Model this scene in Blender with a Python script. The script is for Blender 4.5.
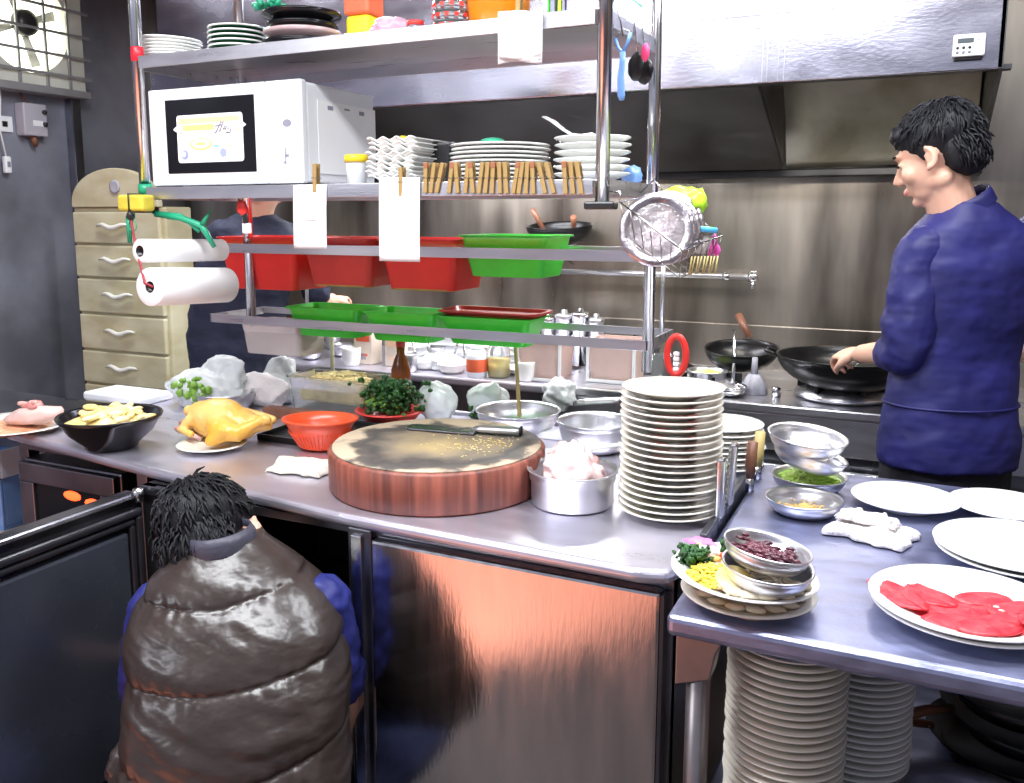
import bpy, bmesh, math, random
from mathutils import Vector, Matrix, Euler, noise
random.seed(7)
R = math.radians
for o in list(bpy.data.objects): bpy.data.objects.remove(o)
S = bpy.context.scene
COL = S.collection
PI = math.pi
# ------------------------------------------------------------------ camera, world, lights
FOC, PX, PY_, CAMH = 880.0, 500.0, 350.0, 1.45
PITCH, YAWC = R(8.66), R(25.5)
cam_d = bpy.data.cameras.new('camera'); cam = bpy.data.objects.new('camera', cam_d); COL.objects.link(cam)
cam.location = (0, 0, CAMH); cam.rotation_euler = (PI/2 - PITCH, 0, YAWC)
cam_d.sensor_fit = 'HORIZONTAL'; cam_d.sensor_width = 36; cam_d.lens = 36*FOC/1024
cam_d.shift_x = (512-PX)/1024; cam_d.shift_y = -(391.5-PY_)/1024
cam_d.clip_start = 0.02
S.camera = cam
S.view_settings.view_transform = 'Standard'; S.view_settings.look = 'None'
S.view_settings.gamma = 1; S.view_settings.use_curve_mapping = False
S.view_settings.exposure = 0.72
w = bpy.data.worlds.new('world'); S.world = w; w.use_nodes = True
bg = w.node_tree.nodes['Background']; bg.inputs[0].default_value = (0.72, 0.76, 0.96, 1); bg.inputs[1].default_value = 0.31
def area(loc, sx, sy, power, col=(1, 1, 1), rot=(0, 0, 0), spread=180):
    l = bpy.data.lights.new('ceiling_or_hood_light', 'AREA'); l.shape = 'RECTANGLE'; l.size = sx; l.size_y = sy
    l.energy = power; l.color = col; l.spread = R(spread)
    o = bpy.data.objects.new('ceiling_or_hood_light', l); COL.objects.link(o); o.location = loc; o.rotation_euler = rot
    return o
area((-1.0, 0.75, 2.5), 1.8, 0.22, 46, (0.93, 0.96, 1.0))
area((0.1, 1.75, 2.5), 1.3, 0.22, 26, (0.93, 0.96, 1.0))
area((-2.2, 2.35, 2.5), 1.3, 0.2, 20, (0.93, 0.96, 1.0))
area((-2.9, -1.5, 2.5), 1.9, 0.4, 40, (0.9, 0.94, 1.0))
area((-1.5, 2.98, 1.68), 1.3, 0.1, 15, (0.97, 0.97, 1.0))  # unseen light under the hood, added to brighten the prep counter and wall
area((-0.25, 2.98, 1.72), 0.7, 0.08, 5, (1.0, 0.93, 0.82))  # second unseen hood light, added to brighten the baffle panel
# unseen warm spot, added so the fridge door reflects a warmly lit floor
sp = bpy.data.lights.new('added_warm_spot', 'SPOT'); sp.energy = 3600; sp.color = (1.0, 0.42, 0.27); sp.spot_size = R(65); sp.spot_blend = 0.12; sp.shadow_soft_size = 0.05
spo = bpy.data.objects.new('added_warm_spot', sp); COL.objects.link(spo); spo.location = (-2.1, -0.8, 2.35)
spo.rotation_euler = (Vector((-2.1, -0.79, 0)) - spo.location).to_track_quat('-Z', 'Y').to_euler()

# ------------------------------------------------------------------ helpers
_fw = Vector((-math.sin(YAWC)*math.cos(PITCH), math.cos(YAWC)*math.cos(PITCH), -math.sin(PITCH)))
_rt = Vector((math.cos(YAWC), math.sin(YAWC), 0)); _up = _rt.cross(_fw)
CAM = Vector((0, 0, CAMH))
def ray(x, y): return _fw*FOC + _rt*(x-PX) - _up*(y-PY_)
def at(x, y, z):                       # point of the place at height z
    r = ray(x, y); return CAM + r*((z-CAMH)/r.z)
def atY(x, y, Y):
    r = ray(x, y); return CAM + r*(Y/r.y)
def atX(x, y, X):
    r = ray(x, y); return CAM + r*(X/r.x)
def dep(p): return (Vector(p)-CAM).dot(_fw)
def m_of(px, p): return px*dep(p)/FOC   # metres spanned by px pixels at p

class G:
    def __init__(s): s.v = []; s.f = []; s.sm = []
    def __add__(s, o):
        g = G(); n = len(s.v); g.v = s.v + o.v; g.f = s.f + [tuple(i+n for i in f) for f in o.f]; g.sm = s.sm + o.sm; return g
    def m(s, M): s2 = G(); s2.v = [M @ Vector(p) for p in s.v]; s2.f = s.f; s2.sm = s.sm; return s2
    def t(s, x=0, y=0, z=0): return s.m(Matrix.Translation((x, y, z)))
    def r(s, ax, deg): return s.m(Matrix.Rotation(R(deg), 4, ax))
    def s(s, x, y=None, z=None):
        if y is None: y = z = x
        return s.m(Matrix.Diagonal((x, y, z, 1)))
def gsum(l):
    g = G()
    for x in l:
        n = len(g.v); g.v += x.v; g.f += [tuple(i+n for i in f) for f in x.f]; g.sm += x.sm
    return g
def from_bm(bm, smooth=False):
    g = G(); bm.verts.index_update()
    g.v = [v.co.copy() for v in bm.verts]; g.f = [tuple(v.index for v in f.verts) for f in bm.faces]; g.sm = [smooth]*len(g.f); bm.free(); return g
def box(x0, x1, y0, y1, z0, z1, bev=0.0, seg=2):
    bm = bmesh.new(); bmesh.ops.create_cube(bm, size=1)
    for v in bm.verts: v.co = Vector(((x0+x1)/2+v.co.x*(x1-x0), (y0+y1)/2+v.co.y*(y1-y0), (z0+z1)/2+v.co.z*(z1-z0)))
    if bev: bmesh.ops.bevel(bm, geom=bm.edges[:], offset=min(bev, (x1-x0)*.49, (y1-y0)*.49, (z1-z0)*.49), segments=seg, profile=.5, affect='EDGES')
    return from_bm(bm)
def prism(pts, z0, z1, bev=0.0, seg=3):
    bm = bmesh.new(); a = [bm.verts.new((p[0], p[1], z0)) for p in pts]; b = [bm.verts.new((p[0], p[1], z1)) for p in pts]
    n = len(pts); bm.faces.new(a[::-1]); bm.faces.new(b)
    for i in range(n): bm.faces.new((a[i], a[(i+1) % n], b[(i+1) % n], b[i]))
    bmesh.ops.recalc_face_normals(bm, faces=bm.faces)
    if bev: bmesh.ops.bevel(bm, geom=[e for e in bm.edges], offset=bev, segments=seg, profile=.5, affect='EDGES', clamp_overlap=True)
    return from_bm(bm)
def lathe(prof, n=40, wob=0, squash=1):
    g = G(); rings = []
    for (r, z) in prof:
        if r < 1e-6: g.v.append(Vector((0, 0, z))); rings.append([len(g.v)-1])
        else:
            rings.append(list(range(len(g.v), len(g.v)+n)))
            for i in range(n):
                a = 2*PI*i/n; g.v.append(Vector((r*math.cos(a), r*math.sin(a)*squash, z)))
    for a, b in zip(rings, rings[1:]):
        if len(a) == 1 and len(b) == 1: continue
        for i in range(n):
            j = (i+1) % n
            if len(a) == 1: g.f.append((a[0], b[j], b[i]))
            elif len(b) == 1: g.f.append((a[i], a[j], b[0]))
            else: g.f.append((a[i], a[j], b[j], b[i]))
    g.sm = [True]*len(g.f); return g
def tube(pts, r, n=8, closed=False, cap=True):
    pts = [Vector(p) for p in pts]; g = G(); N = len(pts); rings = []
    rr = r if isinstance(r, (list, tuple)) else [r]*N
    prev = None
    for i, p in enumerate(pts):
        if closed: d = pts[(i+1) % N]-pts[i-1]
        else: d = pts[min(i+1, N-1)]-pts[max(i-1, 0)]
        d.normalize()
        if prev is None:
            a = Vector((0, 0, 1)) if abs(d.z) < .9 else Vector((1, 0, 0)); u = d.cross(a).normalized()
        else: u = (prev - d*prev.dot(d)).normalized()
        prev = u; v = d.cross(u)
        rings.append(list(range(len(g.v), len(g.v)+n)))
        for k in range(n):
            a = 2*PI*k/n; g.v.append(p + (u*math.cos(a)+v*math.sin(a))*rr[i])
    M = N if closed else N-1
    for i in range(M):
        a, b = rings[i], rings[(i+1) % N]
        for k in range(n): g.f.append((a[k], a[(k+1) % n], b[(k+1) % n], b[k]))
    g.sm = [True]*len(g.f)
    if cap and not closed: g.f += [tuple(rings[0][::-1]), tuple(rings[-1])]; g.sm += [False, False]
    return g
def rod(a, b, r, n=10): return tube([a, b], r, n)
def loft(rings, cap=True, smooth=True):
    g = G(); n = len(rings[0]); idx = []
    for rg in rings: idx.append(list(range(len(g.v), len(g.v)+n))); g.v += [Vector(p) for p in rg]
    for a, b in zip(idx, idx[1:]):
        for k in range(n): g.f.append((a[k], a[(k+1) % n], b[(k+1) % n], b[k]))
    g.sm = [smooth]*len(g.f)
    if cap: g.f += [tuple(idx[0][::-1]), tuple(idx[-1])]; g.sm += [smooth]*2
    return g
def grid(f, nu, nv):
    g = G()
    for j in range(nv+1):
        for i in range(nu+1): g.v.append(Vector(f(i/nu, j/nv)))
    for j in range(nv):
        for i in range(nu): a = j*(nu+1)+i; g.f.append((a, a+1, a+nu+2, a+nu+1))
    g.sm = [True]*len(g.f); return g
def ico(c, r, sub=3, amp=0, fr=6, seed=0, flat=None):
    bm = bmesh.new(); bmesh.ops.create_icosphere(bm, subdivisions=sub, radius=1)
    rx, ry, rz = (r, r, r) if not isinstance(r, (tuple, list)) else r
    for v in bm.verts:
        d = v.co.copy(); k = 1
        if amp: k += amp*noise.fractal(d*fr*.5+Vector((seed*7.3, seed*3.1, seed)), 1.0, 2.0, 3)
        v.co = Vector((c[0]+d.x*rx*k, c[1]+d.y*ry*k, c[2]+d.z*rz*k))
        if flat is not None and v.co.z < flat: v.co.z = flat + (v.co.z-flat)*.02
    return from_bm(bm, True)
def nz(x, y, z=0, s=1): return noise.noise(Vector((x*s, y*s, z*s)))

def mesh_obj(name, g, m, parent=None, loc=None, solid=0, sub=0, remesh=0, smooth=0, disp=None, solid_off=-1):
    me = bpy.data.meshes.new(name); me.from_pydata([tuple(p) for p in g.v], [], g.f); me.update()
    me.polygons.foreach_set('use_smooth', g.sm)
    if m: me.materials.append(m)
    o = bpy.data.objects.new(name, me); COL.objects.link(o)
    if loc is not None: o.location = loc
    if parent is not None: o.parent = parent
    if remesh:
        q = o.modifiers.new('r', 'REMESH'); q.mode = 'VOXEL'; q.voxel_size = remesh; q.use_smooth_shade = True
    if smooth:
        q = o.modifiers.new('s', 'SMOOTH'); q.iterations = smooth; q.factor = .5
    for (size, st, dep_) in (disp or []):
        tx = bpy.data.textures.new('folds', 'CLOUDS'); tx.noise_scale = size; tx.noise_depth = dep_
        q = o.modifiers.new('d', 'DISPLACE'); q.texture = tx; q.strength = st; q.mid_level = .5; q.texture_coords = 'LOCAL'
    if solid:
        q = o.modifiers.new('t', 'SOLIDIFY'); q.thickness = solid; q.offset = solid_off
    if sub:
        q = o.modifiers.new('u', 'SUBSURF'); q.levels = sub; q.render_levels = sub
    return o
def tag(o, label, cat, group=None, kind=None):
    o['label'] = label; o['category'] = cat
    if group: o['group'] = group
    if kind: o['kind'] = kind
    return o
def thing(name, label, cat, loc=(0, 0, 0), rz=0, group=None):
    o = bpy.data.objects.new(name, None); COL.objects.link(o); o.location = loc; o.rotation_euler = (0, 0, R(rz)); o.empty_display_size = .05
    return tag(o, label, cat, group)
def single(name, g, m, label, cat, loc=(0, 0, 0), group=None, kind=None, rot=None, **k):
    o = mesh_obj(name, g, m, loc=loc, **k); tag(o, label, cat, group, kind)
    if rot: o.rotation_euler = rot
    return o
def structure(name, g, m, parent=None, **k):
    o = mesh_obj(name, g, m, parent, **k)
    if parent is None: o['kind'] = 'structure'
    return o
def wpart(name, g, m, parent, **k):     # geometry given in world metres, parent unrotated
    L = parent.location; return mesh_obj(name, g.t(-L.x, -L.y, -L.z), m, parent, **k)
def dup(o, loc, rot=None, label=None, group=None):
    c = o.copy(); COL.objects.link(c); c.location = loc
    if rot is not None: c.rotation_euler = rot
    if label: c['label'] = label
    if group: c['group'] = group
    for ch in list(o.children):
        d = ch.copy(); COL.objects.link(d); d.parent = c
        for e in list(ch.children):
            f = e.copy(); COL.objects.link(f); f.parent = d
    return c
ORD = ['topmost', 'second', 'third', 'fourth', 'fifth', 'sixth', 'seventh', 'eighth', 'ninth', 'tenth', 'eleventh', 'twelfth', 'thirteenth', 'fourteenth', 'fifteenth', 'sixteenth', 'seventeenth', 'eighteenth', 'nineteenth', 'twentieth', 'twenty-first', 'twenty-second', 'twenty-third', 'twenty-fourth', 'twenty-fifth', 'twenty-sixth', 'twenty-seventh', 'twenty-eighth']
def from_top(i, n):
    if i == 0: return 'topmost'
    if i == n-1: return 'bottom'
    return ORD[i] + ' from the top'
def from_left(i): return 'leftmost' if i == 0 else ORD[i] + ' from the left'

# ------------------------------------------------------------------ materials
def mat(name, col, rough=.5, metal=0, var=0, vs=8, bump=0, bs=60, col2=None, stretch=(1, 1, 1), spec=.5, trans=0, emit=None, es=0, alpha=1, sss=0, coat=0, det=4, rvar=0, sheen=0, lo=.35, hi=.65, bd=.01):
    m = bpy.data.materials.new(name); m.use_nodes = True; n = m.node_tree.nodes; l = m.node_tree.links
    b = n['Principled BSDF']; c = (*col, 1)
    b.inputs['Base Color'].default_value = c; b.inputs['Roughness'].default_value = rough; b.inputs['Metallic'].default_value = metal
    b.inputs['Specular IOR Level'].default_value = spec; b.inputs['Transmission Weight'].default_value = trans; b.inputs['Alpha'].default_value = alpha
    b.inputs['Coat Weight'].default_value = coat; b.inputs['Sheen Weight'].default_value = sheen
    if sss: b.inputs['Subsurface Weight'].default_value = sss; b.inputs['Subsurface Scale'].default_value = .01
    if emit: b.inputs['Emission Color'].default_value = (*emit, 1); b.inputs['Emission Strength'].default_value = es
    tc = n.new('ShaderNodeTexCoord'); mp = n.new('ShaderNodeMapping'); mp.inputs['Scale'].default_value = stretch; l.new(tc.outputs['Object'], mp.inputs[0])
    m['mp'] = mp.name
    if var or col2 or rvar:
        t = n.new('ShaderNodeTexNoise'); t.inputs['Scale'].default_value = vs; t.inputs['Detail'].default_value = det; l.new(mp.outputs[0], t.inputs['Vector'])
        cr = n.new('ShaderNodeValToRGB'); l.new(t.outputs['Fac'], cr.inputs[0])
        if col2 is None: col2 = tuple(max(0, x*(1-var)) for x in col)
        cr.color_ramp.elements[0].position = lo; cr.color_ramp.elements[1].position = hi
        cr.color_ramp.elements[0].color = (*col2, 1); cr.color_ramp.elements[1].color = c
        if var or col2 != col: l.new(cr.outputs[0], b.inputs['Base Color'])
        if rvar:
            mr = n.new('ShaderNodeMapRange'); l.new(t.outputs['Fac'], mr.inputs[0]); mr.inputs[1].default_value = .3; mr.inputs[2].default_value = .7
            mr.inputs[3].default_value = max(0.02, rough-rvar); mr.inputs[4].default_value = rough+rvar; l.new(mr.outputs[0], b.inputs['Roughness'])
    if bump:
        t2 = n.new('ShaderNodeTexNoise'); t2.inputs['Scale'].default_value = bs; t2.inputs['Detail'].default_value = 3; l.new(mp.outputs[0], t2.inputs['Vector'])
        bp = n.new('ShaderNodeBump'); bp.inputs['Strength'].default_value = bump; bp.inputs['Distance'].default_value = bd; l.new(t2.outputs['Fac'], bp.inputs['Height']); l.new(bp.outputs[0], b.inputs['Normal'])
    return m
M = {}
M['steel'] = mat('brushed_steel', (.66, .66, .70), .32, .95, .12, 5, .05, 40, stretch=(1, 8, 8), rvar=.06)
M['worktop'] = mat('worktop_steel', (.66, .64, .74), .33, .82, .10, 6, .03, 30, stretch=(1, 3, 3), rvar=.06)
M['tabletop'] = mat('scratched_table_steel', (.36, .385, .58), .38, .85, .25, 14, .06, 90, stretch=(1, 2, 2), rvar=.08)
M['doorsteel'] = mat('fridge_door_steel', (.56, .55, .56), .16, 1, .15, 4, .03, 30, stretch=(6, 1, 1), rvar=.05)
M['darksteel'] = mat('dull_dark_steel', (.22, .22, .25), .34, 1, .4, 4, .08, 20, rvar=.1)
M['wallsteel'] = mat('stained_wall_steel', (.42, .38, .33), .34, .88, .5, 1.5, .03, 8, col2=(.115, .098, .082), stretch=(2.6, 1, .5), rvar=.1)
M['leftwall'] = mat('dark_wall_panel', (.36, .38, .46), .42, .6, .4, 3, .06, 16, rvar=.1)
M['hood'] = mat('hood_steel', (.40, .395, .47), .24, 1, .2, 5, .03, 60, stretch=(1, 2, 2), rvar=.05)
M['hooddark'] = mat('dark_hood_inside', (.10, .10, .105), .38, 1, .4, 5, .05, 20, rvar=.1)  # darker steel for the hood's inner and end panels
M['filter'] = mat('hood_baffle', (.42, .40, .34), .4, .8, .5, 4, .05, 20, col2=(.22, .20, .15))
M['chrome'] = mat('tube_steel', (.70, .70, .72), .2, 1, .1, 20)
M['alu'] = mat('spun_aluminium', (.72, .72, .76), .33, .95, .1, 20, .02, 60)
M['wire'] = mat('wire_steel', (.25, .23, .22), .35, 1, .2, 40)
M['ceramic'] = mat('white_glazed_ceramic', (.86, .86, .83), .12, 0, .04, 10, coat=.3)
M['creamceramic'] = mat('cream_glazed_ceramic', (.84, .81, .72), .14, 0, .05, 10, coat=.3)
M['greenceramic'] = mat('green_rimmed_ceramic', (.02, .12, .05), .15, 0, .2, 10, coat=.4)
M['blackglaze'] = mat('black_glazed_ceramic', (.008, .008, .010), .14, 0, .3, 10, spec=.4)
M['mwwhite'] = mat('white_enamel', (.82, .84, .88), .3, 0, .05, 6)
M['blackglass'] = mat('dark_oven_glass', (.008, .008, .010), .08, 0, .2, 6, spec=.3)
M['blackplastic'] = mat('black_plastic', (.02, .02, .022), .35, 0, .2, 20)
M['gasket'] = mat('black_rubber_gasket', (.02, .02, .025), .3, 0, .2, 20)
M['innerdoor'] = mat('grey_inner_door_liner', (.10, .11, .145), .25, .6, .3, 3, .02, 20, rvar=.08)
M['whiteplastic'] = mat('white_plastic', (.82, .84, .86), .35, 0, .04, 10)
M['paper'] = mat('white_paper', (.92, .92, .93), .7, 0, .03, 8)
M['redplastic'] = mat('red_plastic', (.85, .045, .035), .28, 0, .2, 6, sss=.1)
M['redold'] = mat('faded_red_plastic', (.72, .06, .05), .3, 0, .25, 6)
M['orangered'] = mat('orange_red_plastic', (.92, .10, .03), .3, 0, .15, 8)
M['green'] = mat('bright_green_plastic', (.08, .85, .06), .3, 0, .2, 6, sss=.1)
M['greenrib'] = mat('green_strapping', (.02, .38, .20), .35, 0, .3, 20)
M['yellow'] = mat('yellow_sponge', (.75, .62, .06), .7, 0, .3, 12, .2, 60)
M['yelplastic'] = mat('yellow_plastic', (.95, .72, .03), .35, 0, .1, 10)
M['lime'] = mat('lime_plastic_bag', (.55, .9, .05), .3, 0, .25, 10, .1, 30)
M['limelid'] = mat('lime_lid', (.35, .8, .05), .3, 0, .1, 10)
M['cyan'] = mat('blue_lid_edge', (.1, .5, .85), .3, 0, .1, 10)
M['pink'] = mat('pink_ribbon', (.85, .12, .5), .35, 0, .2, 20)
M['blueplastic'] = mat('light_blue_plastic', (.22, .42, .85), .3, 0, .15, 10)
M['clear'] = mat('clear_plastic', (.93, .95, .95), .12, 0, .02, 10, trans=.92, spec=.5)
M['frosted'] = mat('frosted_plastic', (.80, .72, .70), .35, 0, .06, 10, trans=.45)
M['bag'] = mat('thin_white_plastic_bag', (.90, .95, .95), .25, 0, .06, 14, .5, 26, trans=.22, sss=0)
M['glass'] = mat('glass', (.9, .95, .93), .03, 0, .02, 10, trans=.95)
M['cloth'] = mat('white_terry_cloth', (.82, .77, .76), .95, 0, .12, 20, .5, 160, sheen=.3)
M['cream'] = mat('cream_flour_cloth', (.80, .76, .66), .9, 0, .2, 16, .4, 60, col2=(.62, .55, .42))
M['pinwood'] = mat('clothespin_bamboo', (.40, .26, .09), .6, 0, .4, 30, .1, 60, stretch=(1, 1, .2), col2=(.20, .12, .04))
M['pinred'] = mat('clothespin_reddish_end', (.42, .16, .07), .6, 0, .3, 30)
M['stickwood'] = mat('wooden_stick', (.55, .42, .16), .5, 0, .3, 20, stretch=(1, 1, .2))
M['brownwood'] = mat('brown_wood_handle', (.20, .08, .045), .45, 0, .3, 20, stretch=(1, 1, .2))
M['skin'] = mat('skin', (.72, .42, .30), .45, 0, .1, 12, .04, 90, sss=.15)
M['hair'] = mat('black_hair', (.007, .007, .010), .55, 0, .3, 60, .3, 120, stretch=(1, 1, .2), spec=.28)
M['navy'] = mat('royal_navy_shirt_cloth', (.010, .010, .115), .6, 0, .3, 8, .6, 3.2, stretch=(1, 1.4, 2.0), bd=.05)
M['darknavy'] = mat('dark_navy_tee_cloth', (.018, .022, .052), .8, 0, .25, 8, .8, 8, stretch=(1, 1, 1.8), bd=.02)
M['blacktrouser'] = mat('black_trouser_cloth', (.008, .008, .016), .8, 0, .3, 10, .2, 120)
M['denim'] = mat('blue_denim', (.07, .09, .22), .8, 0, .3, 30, .3, 200)
M['bluesleeve'] = mat('blue_sleeve_cloth', (.012, .018, .17), .6, 0, .25, 8, .6, 6, stretch=(1, 1, 1.8), bd=.02)
M['vest'] = mat('brown_quilted_nylon', (.034, .024, .021), .32, 0, .2, 12, .5, 12, stretch=(1, 1, 1.6), rvar=.05, bd=.012)
M['collar'] = mat('dark_collar_cloth', (.05, .05, .075), .5, 0, .2, 12, .2, 60)
M['redtape'] = mat('red_tape', (.8, .02, .04), .35, 0, .2, 30)
M['oldplastic'] = mat('yellowed_drawer_plastic', (.64, .60, .42), .4, 0, .3, 5, .05, 10, col2=(.50, .44, .26), stretch=(1, 1, 2.5))
M['handlewhite'] = mat('pale_drawer_handle', (.85, .84, .76), .3, 0, .1, 10)
M['fancream'] = mat('cream_fan_housing', (.70, .70, .62), .45, 0, .15, 5)
M['fangrey'] = mat('grey_fan_grille', (.42, .42, .44), .4, .5, .2, 10)
M['daylight'] = mat('bright_daylight_opening', (.9, .92, .8), .6, 0, .05, 3, emit=(.95, .97, .80), es=1.9)
M['switchbox'] = mat('grey_switch_box', (.45, .44, .50), .45, 0, .15, 8)
M['floor'] = mat('floor_tiles', (.52, .30, .22), .5, 0, .3, 4, .05, 20)
M['ceil'] = mat('ceiling_paint', (.55, .55, .56), .8, 0, .15, 3)
M['chicken'] = mat('boiled_chicken_skin', (.76, .40, .05), .3, 0, .4, 7, .3, 60, col2=(.80, .54, .20), sss=.12)
M['meat'] = mat('raw_meat_slices', (.50, .15, .14), .4, 0, .4, 25, .3, 60, col2=(.72, .42, .36))
M['pinkmeat'] = mat('pale_pink_meat', (.80, .52, .47), .4, 0, .2, 20, .25, 50, sss=.1)
M['bacon'] = mat('orange_brown_minced_meat', (.80, .42, .24), .5, 0, .4, 40, .4, 80)
M['beef'] = mat('bright_red_beef', (.66, .022, .04), .42, 0, .3, 30, .2, 90, col2=(.72, .075, .09))
M['fat'] = mat('white_fat', (.95, .85, .75), .4, 0, .1, 20)
M['leaf'] = mat('dark_green_leaves', (.03, .13, .02), .5, 0, .5, 30, .3, 60, col2=(.01, .05, .012))
M['stem'] = mat('pale_green_stems', (.25, .48, .06), .45, 0, .3, 30)
M['scallion'] = mat('chopped_scallion', (.50, .82, .08), .45, 0, .4, 30, col2=(.70, .88, .32))
M['noodle'] = mat('pale_yellow_noodles', (.88, .72, .34), .42, 0, .3, 30, sss=.1)
M['tofu'] = mat('pale_yellow_slices', (.84, .72, .38), .4, 0, .3, 14, col2=(.84, .62, .18), sss=.1)
M['yolk'] = mat('yellow_shreds', (.95, .78, .10), .4, 0, .2, 30)
M['squid'] = mat('pale_seafood_slices', (.85, .75, .58), .35, 0, .3, 30, col2=(.75, .52, .30), sss=.1)
M['bean'] = mat('dark_red_slices', (.05, .008, .018), .25, 0, .5, 40, .3, 60, col2=(.13, .025, .045))
M['crumb'] = mat('golden_crumbs', (.78, .50, .16), .6, 0, .4, 60)
M['garlic'] = mat('pale_pickle', (.88, .72, .62), .4, 0, .2, 30)
M['orchid'] = mat('magenta_orchid_petals', (.50, .02, .42), .4, 0, .4, 12, col2=(.78, .25, .70))
M['sauce'] = mat('brown_sauce_bottle', (.38, .10, .02), .15, 0, .2, 10, trans=.2)
M['cardboard'] = mat('cream_carton', (.80, .70, .58), .6, 0, .2, 14)
M['redprint'] = mat('red_print', (.85, .15, .06), .5, 0, .1, 10)
M['foil'] = mat('crumpled_foil', (.55, .50, .54), .3, .95, .25, 14, .6, 26)
M['orange'] = mat('orange_plastic_bowl', (1.0, .22, .01), .3, 0, .1, 10, sss=.1)
M['grey'] = mat('grey_print', (.25, .26, .33), .5, 0, .1, 10)
M['stkorange'] = mat('sticker_orange', (.95, .62, .38), .4, 0, .1, 10)
M['stkpale'] = mat('sticker_pale_blue', (.82, .86, .95), .4, 0, .1, 10)
M['stkyel'] = mat('sticker_yellow', (.98, .82, .25), .4, 0, .1, 10)
M['stkcyan'] = mat('sticker_turquoise', (.25, .78, .78), .4, 0, .1, 10)
M['stkblue'] = mat('sticker_blue_grey', (.35, .40, .68), .4, 0, .1, 10)
M['cord'] = mat('dark_red_cord', (.38, .03, .05), .6, 0, .3, 60)
M['knifesteel'] = mat('cleaver_steel', (.34, .36, .44), .24, 1, .2, 14, .03, 40)
M['heat'] = mat('glowing_heater', (.9, .1, .02), .5, 0, .1, 10, emit=(1, .07, .015), es=2.4)
M['iron'] = mat('black_iron', (.016, .016, .018), .3, .4, .3, 12, .05, 40)
M['purple'] = mat('lilac_spine', (.42, .36, .62), .5, 0, .1, 10)
M['lcd'] = mat('grey_lcd', (.10, .12, .13), .2, 0, .1, 10)

def nodes_of(m): return m.node_tree.nodes, m.node_tree.links
def tile_floor():
    m = M['floor']; n, l = nodes_of(m); b = n['Principled BSDF']
    br = n.new('ShaderNodeTexBrick'); br.offset = 0; br.inputs['Scale'].default_value = 1; br.inputs['Brick Width'].default_value = .3; br.inputs['Row Height'].default_value = .3
    br.inputs['Mortar Size'].default_value = .006; br.inputs['Color1'].default_value = (.085, .058, .05, 1); br.inputs['Color2'].default_value = (.07, .05, .045, 1); br.inputs['Mortar'].default_value = (.04, .035, .032, 1)
    tc = n.new('ShaderNodeTexCoord'); l.new(tc.outputs['Object'], br.inputs['Vector']); l.new(br.outputs['Color'], b.inputs['Base Color'])
tile_floor()
def board_mats():
    t = mat('worn_board_top', (.5, .4, .25), .55, 0, bump=.25, bs=30); n, l = nodes_of(t); b = n['Principled BSDF']
    tc = n.new('ShaderNodeTexCoord'); gr = n.new('ShaderNodeVectorMath'); gr.operation = 'LENGTH'; mp = n.new('ShaderNodeMapping')
    mp.inputs['Location'].default_value = (-.02, .01, -.094); l.new(tc.outputs['Object'], mp.inputs[0]); l.new(mp.outputs[0], gr.inputs[0])
    ns = n.new('ShaderNodeTexNoise'); ns.inputs['Scale'].default_value = 9; ns.inputs['Detail'].default_value = 6; l.new(tc.outputs['Object'], ns.inputs['Vector'])
    ad = n.new('ShaderNodeMath'); ad.operation = 'MULTIPLY_ADD'; l.new(ns.outputs['Fac'], ad.inputs[0]); ad.inputs[1].default_value = .26; l.new(gr.outputs['Value'], ad.inputs[2])
    cr = n.new('ShaderNodeValToRGB'); l.new(ad.outputs[0], cr.inputs[0]); e = cr.color_ramp.elements
    e[0].position = .14; e[0].color = (.40, .30, .15, 1); e[1].position = .24; e[1].color = (.20, .16, .115, 1)
    q = e.new(.30); q.color = (.06, .054, .052, 1); q = e.new(.335); q.color = (.10, .085, .072, 1); q = e.new(.36); q.color = (.50, .40, .28, 1)
    l.new(cr.outputs[0], b.inputs['Base Color'])
    s = mat('red_brown_board_side', (.33, .095, .06), .5, 0, .5, 40, .15, 60, col2=(.11, .030, .022), stretch=(1, 1, .05))
    return t, s
M['boardtop'], M['boardside'] = board_mats()

# ------------------------------------------------------------------ the room
CZ = .855                                   # counter height
WY, LX, CEIL = 3.465, -3.75, 2.6
structure('floor', box(-4.2, 2.4, -3.5, 3.6, -.05, 0), M['floor'])
structure('ceiling', box(-4.2, 2.4, -.6, 3.6, CEIL, CEIL+.06), M['ceil'])
structure('wall_back', box(-4.2, 2.4, WY, WY+.08, 0, CEIL), M['wallsteel'])
structure('trim_1', box(-2.6, 1.2, WY-.012, WY, .6, 1.035, .003), M['wallsteel'])
structure('wall_left', box(LX-.08, LX, -.6, WY, 0, CEIL), M['leftwall'])
structure('wall_right', box(1.6, 1.68, -.6, WY, 0, CEIL), M['wallsteel'])
for i, (z0, z1) in enumerate(((1.02, 1.03), (1.17, 1.18), (1.32, 1.33), (1.47, 1.48))):
    structure('trim_%d' % (i+2), box(LX, LX+.008, 1.2, 2.6, z0, z1, .002), M['darksteel'])
structure('trim_6', box(LX, LX+.05, 3.02, 3.07, 0, CEIL, .004), M['darksteel'])

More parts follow.
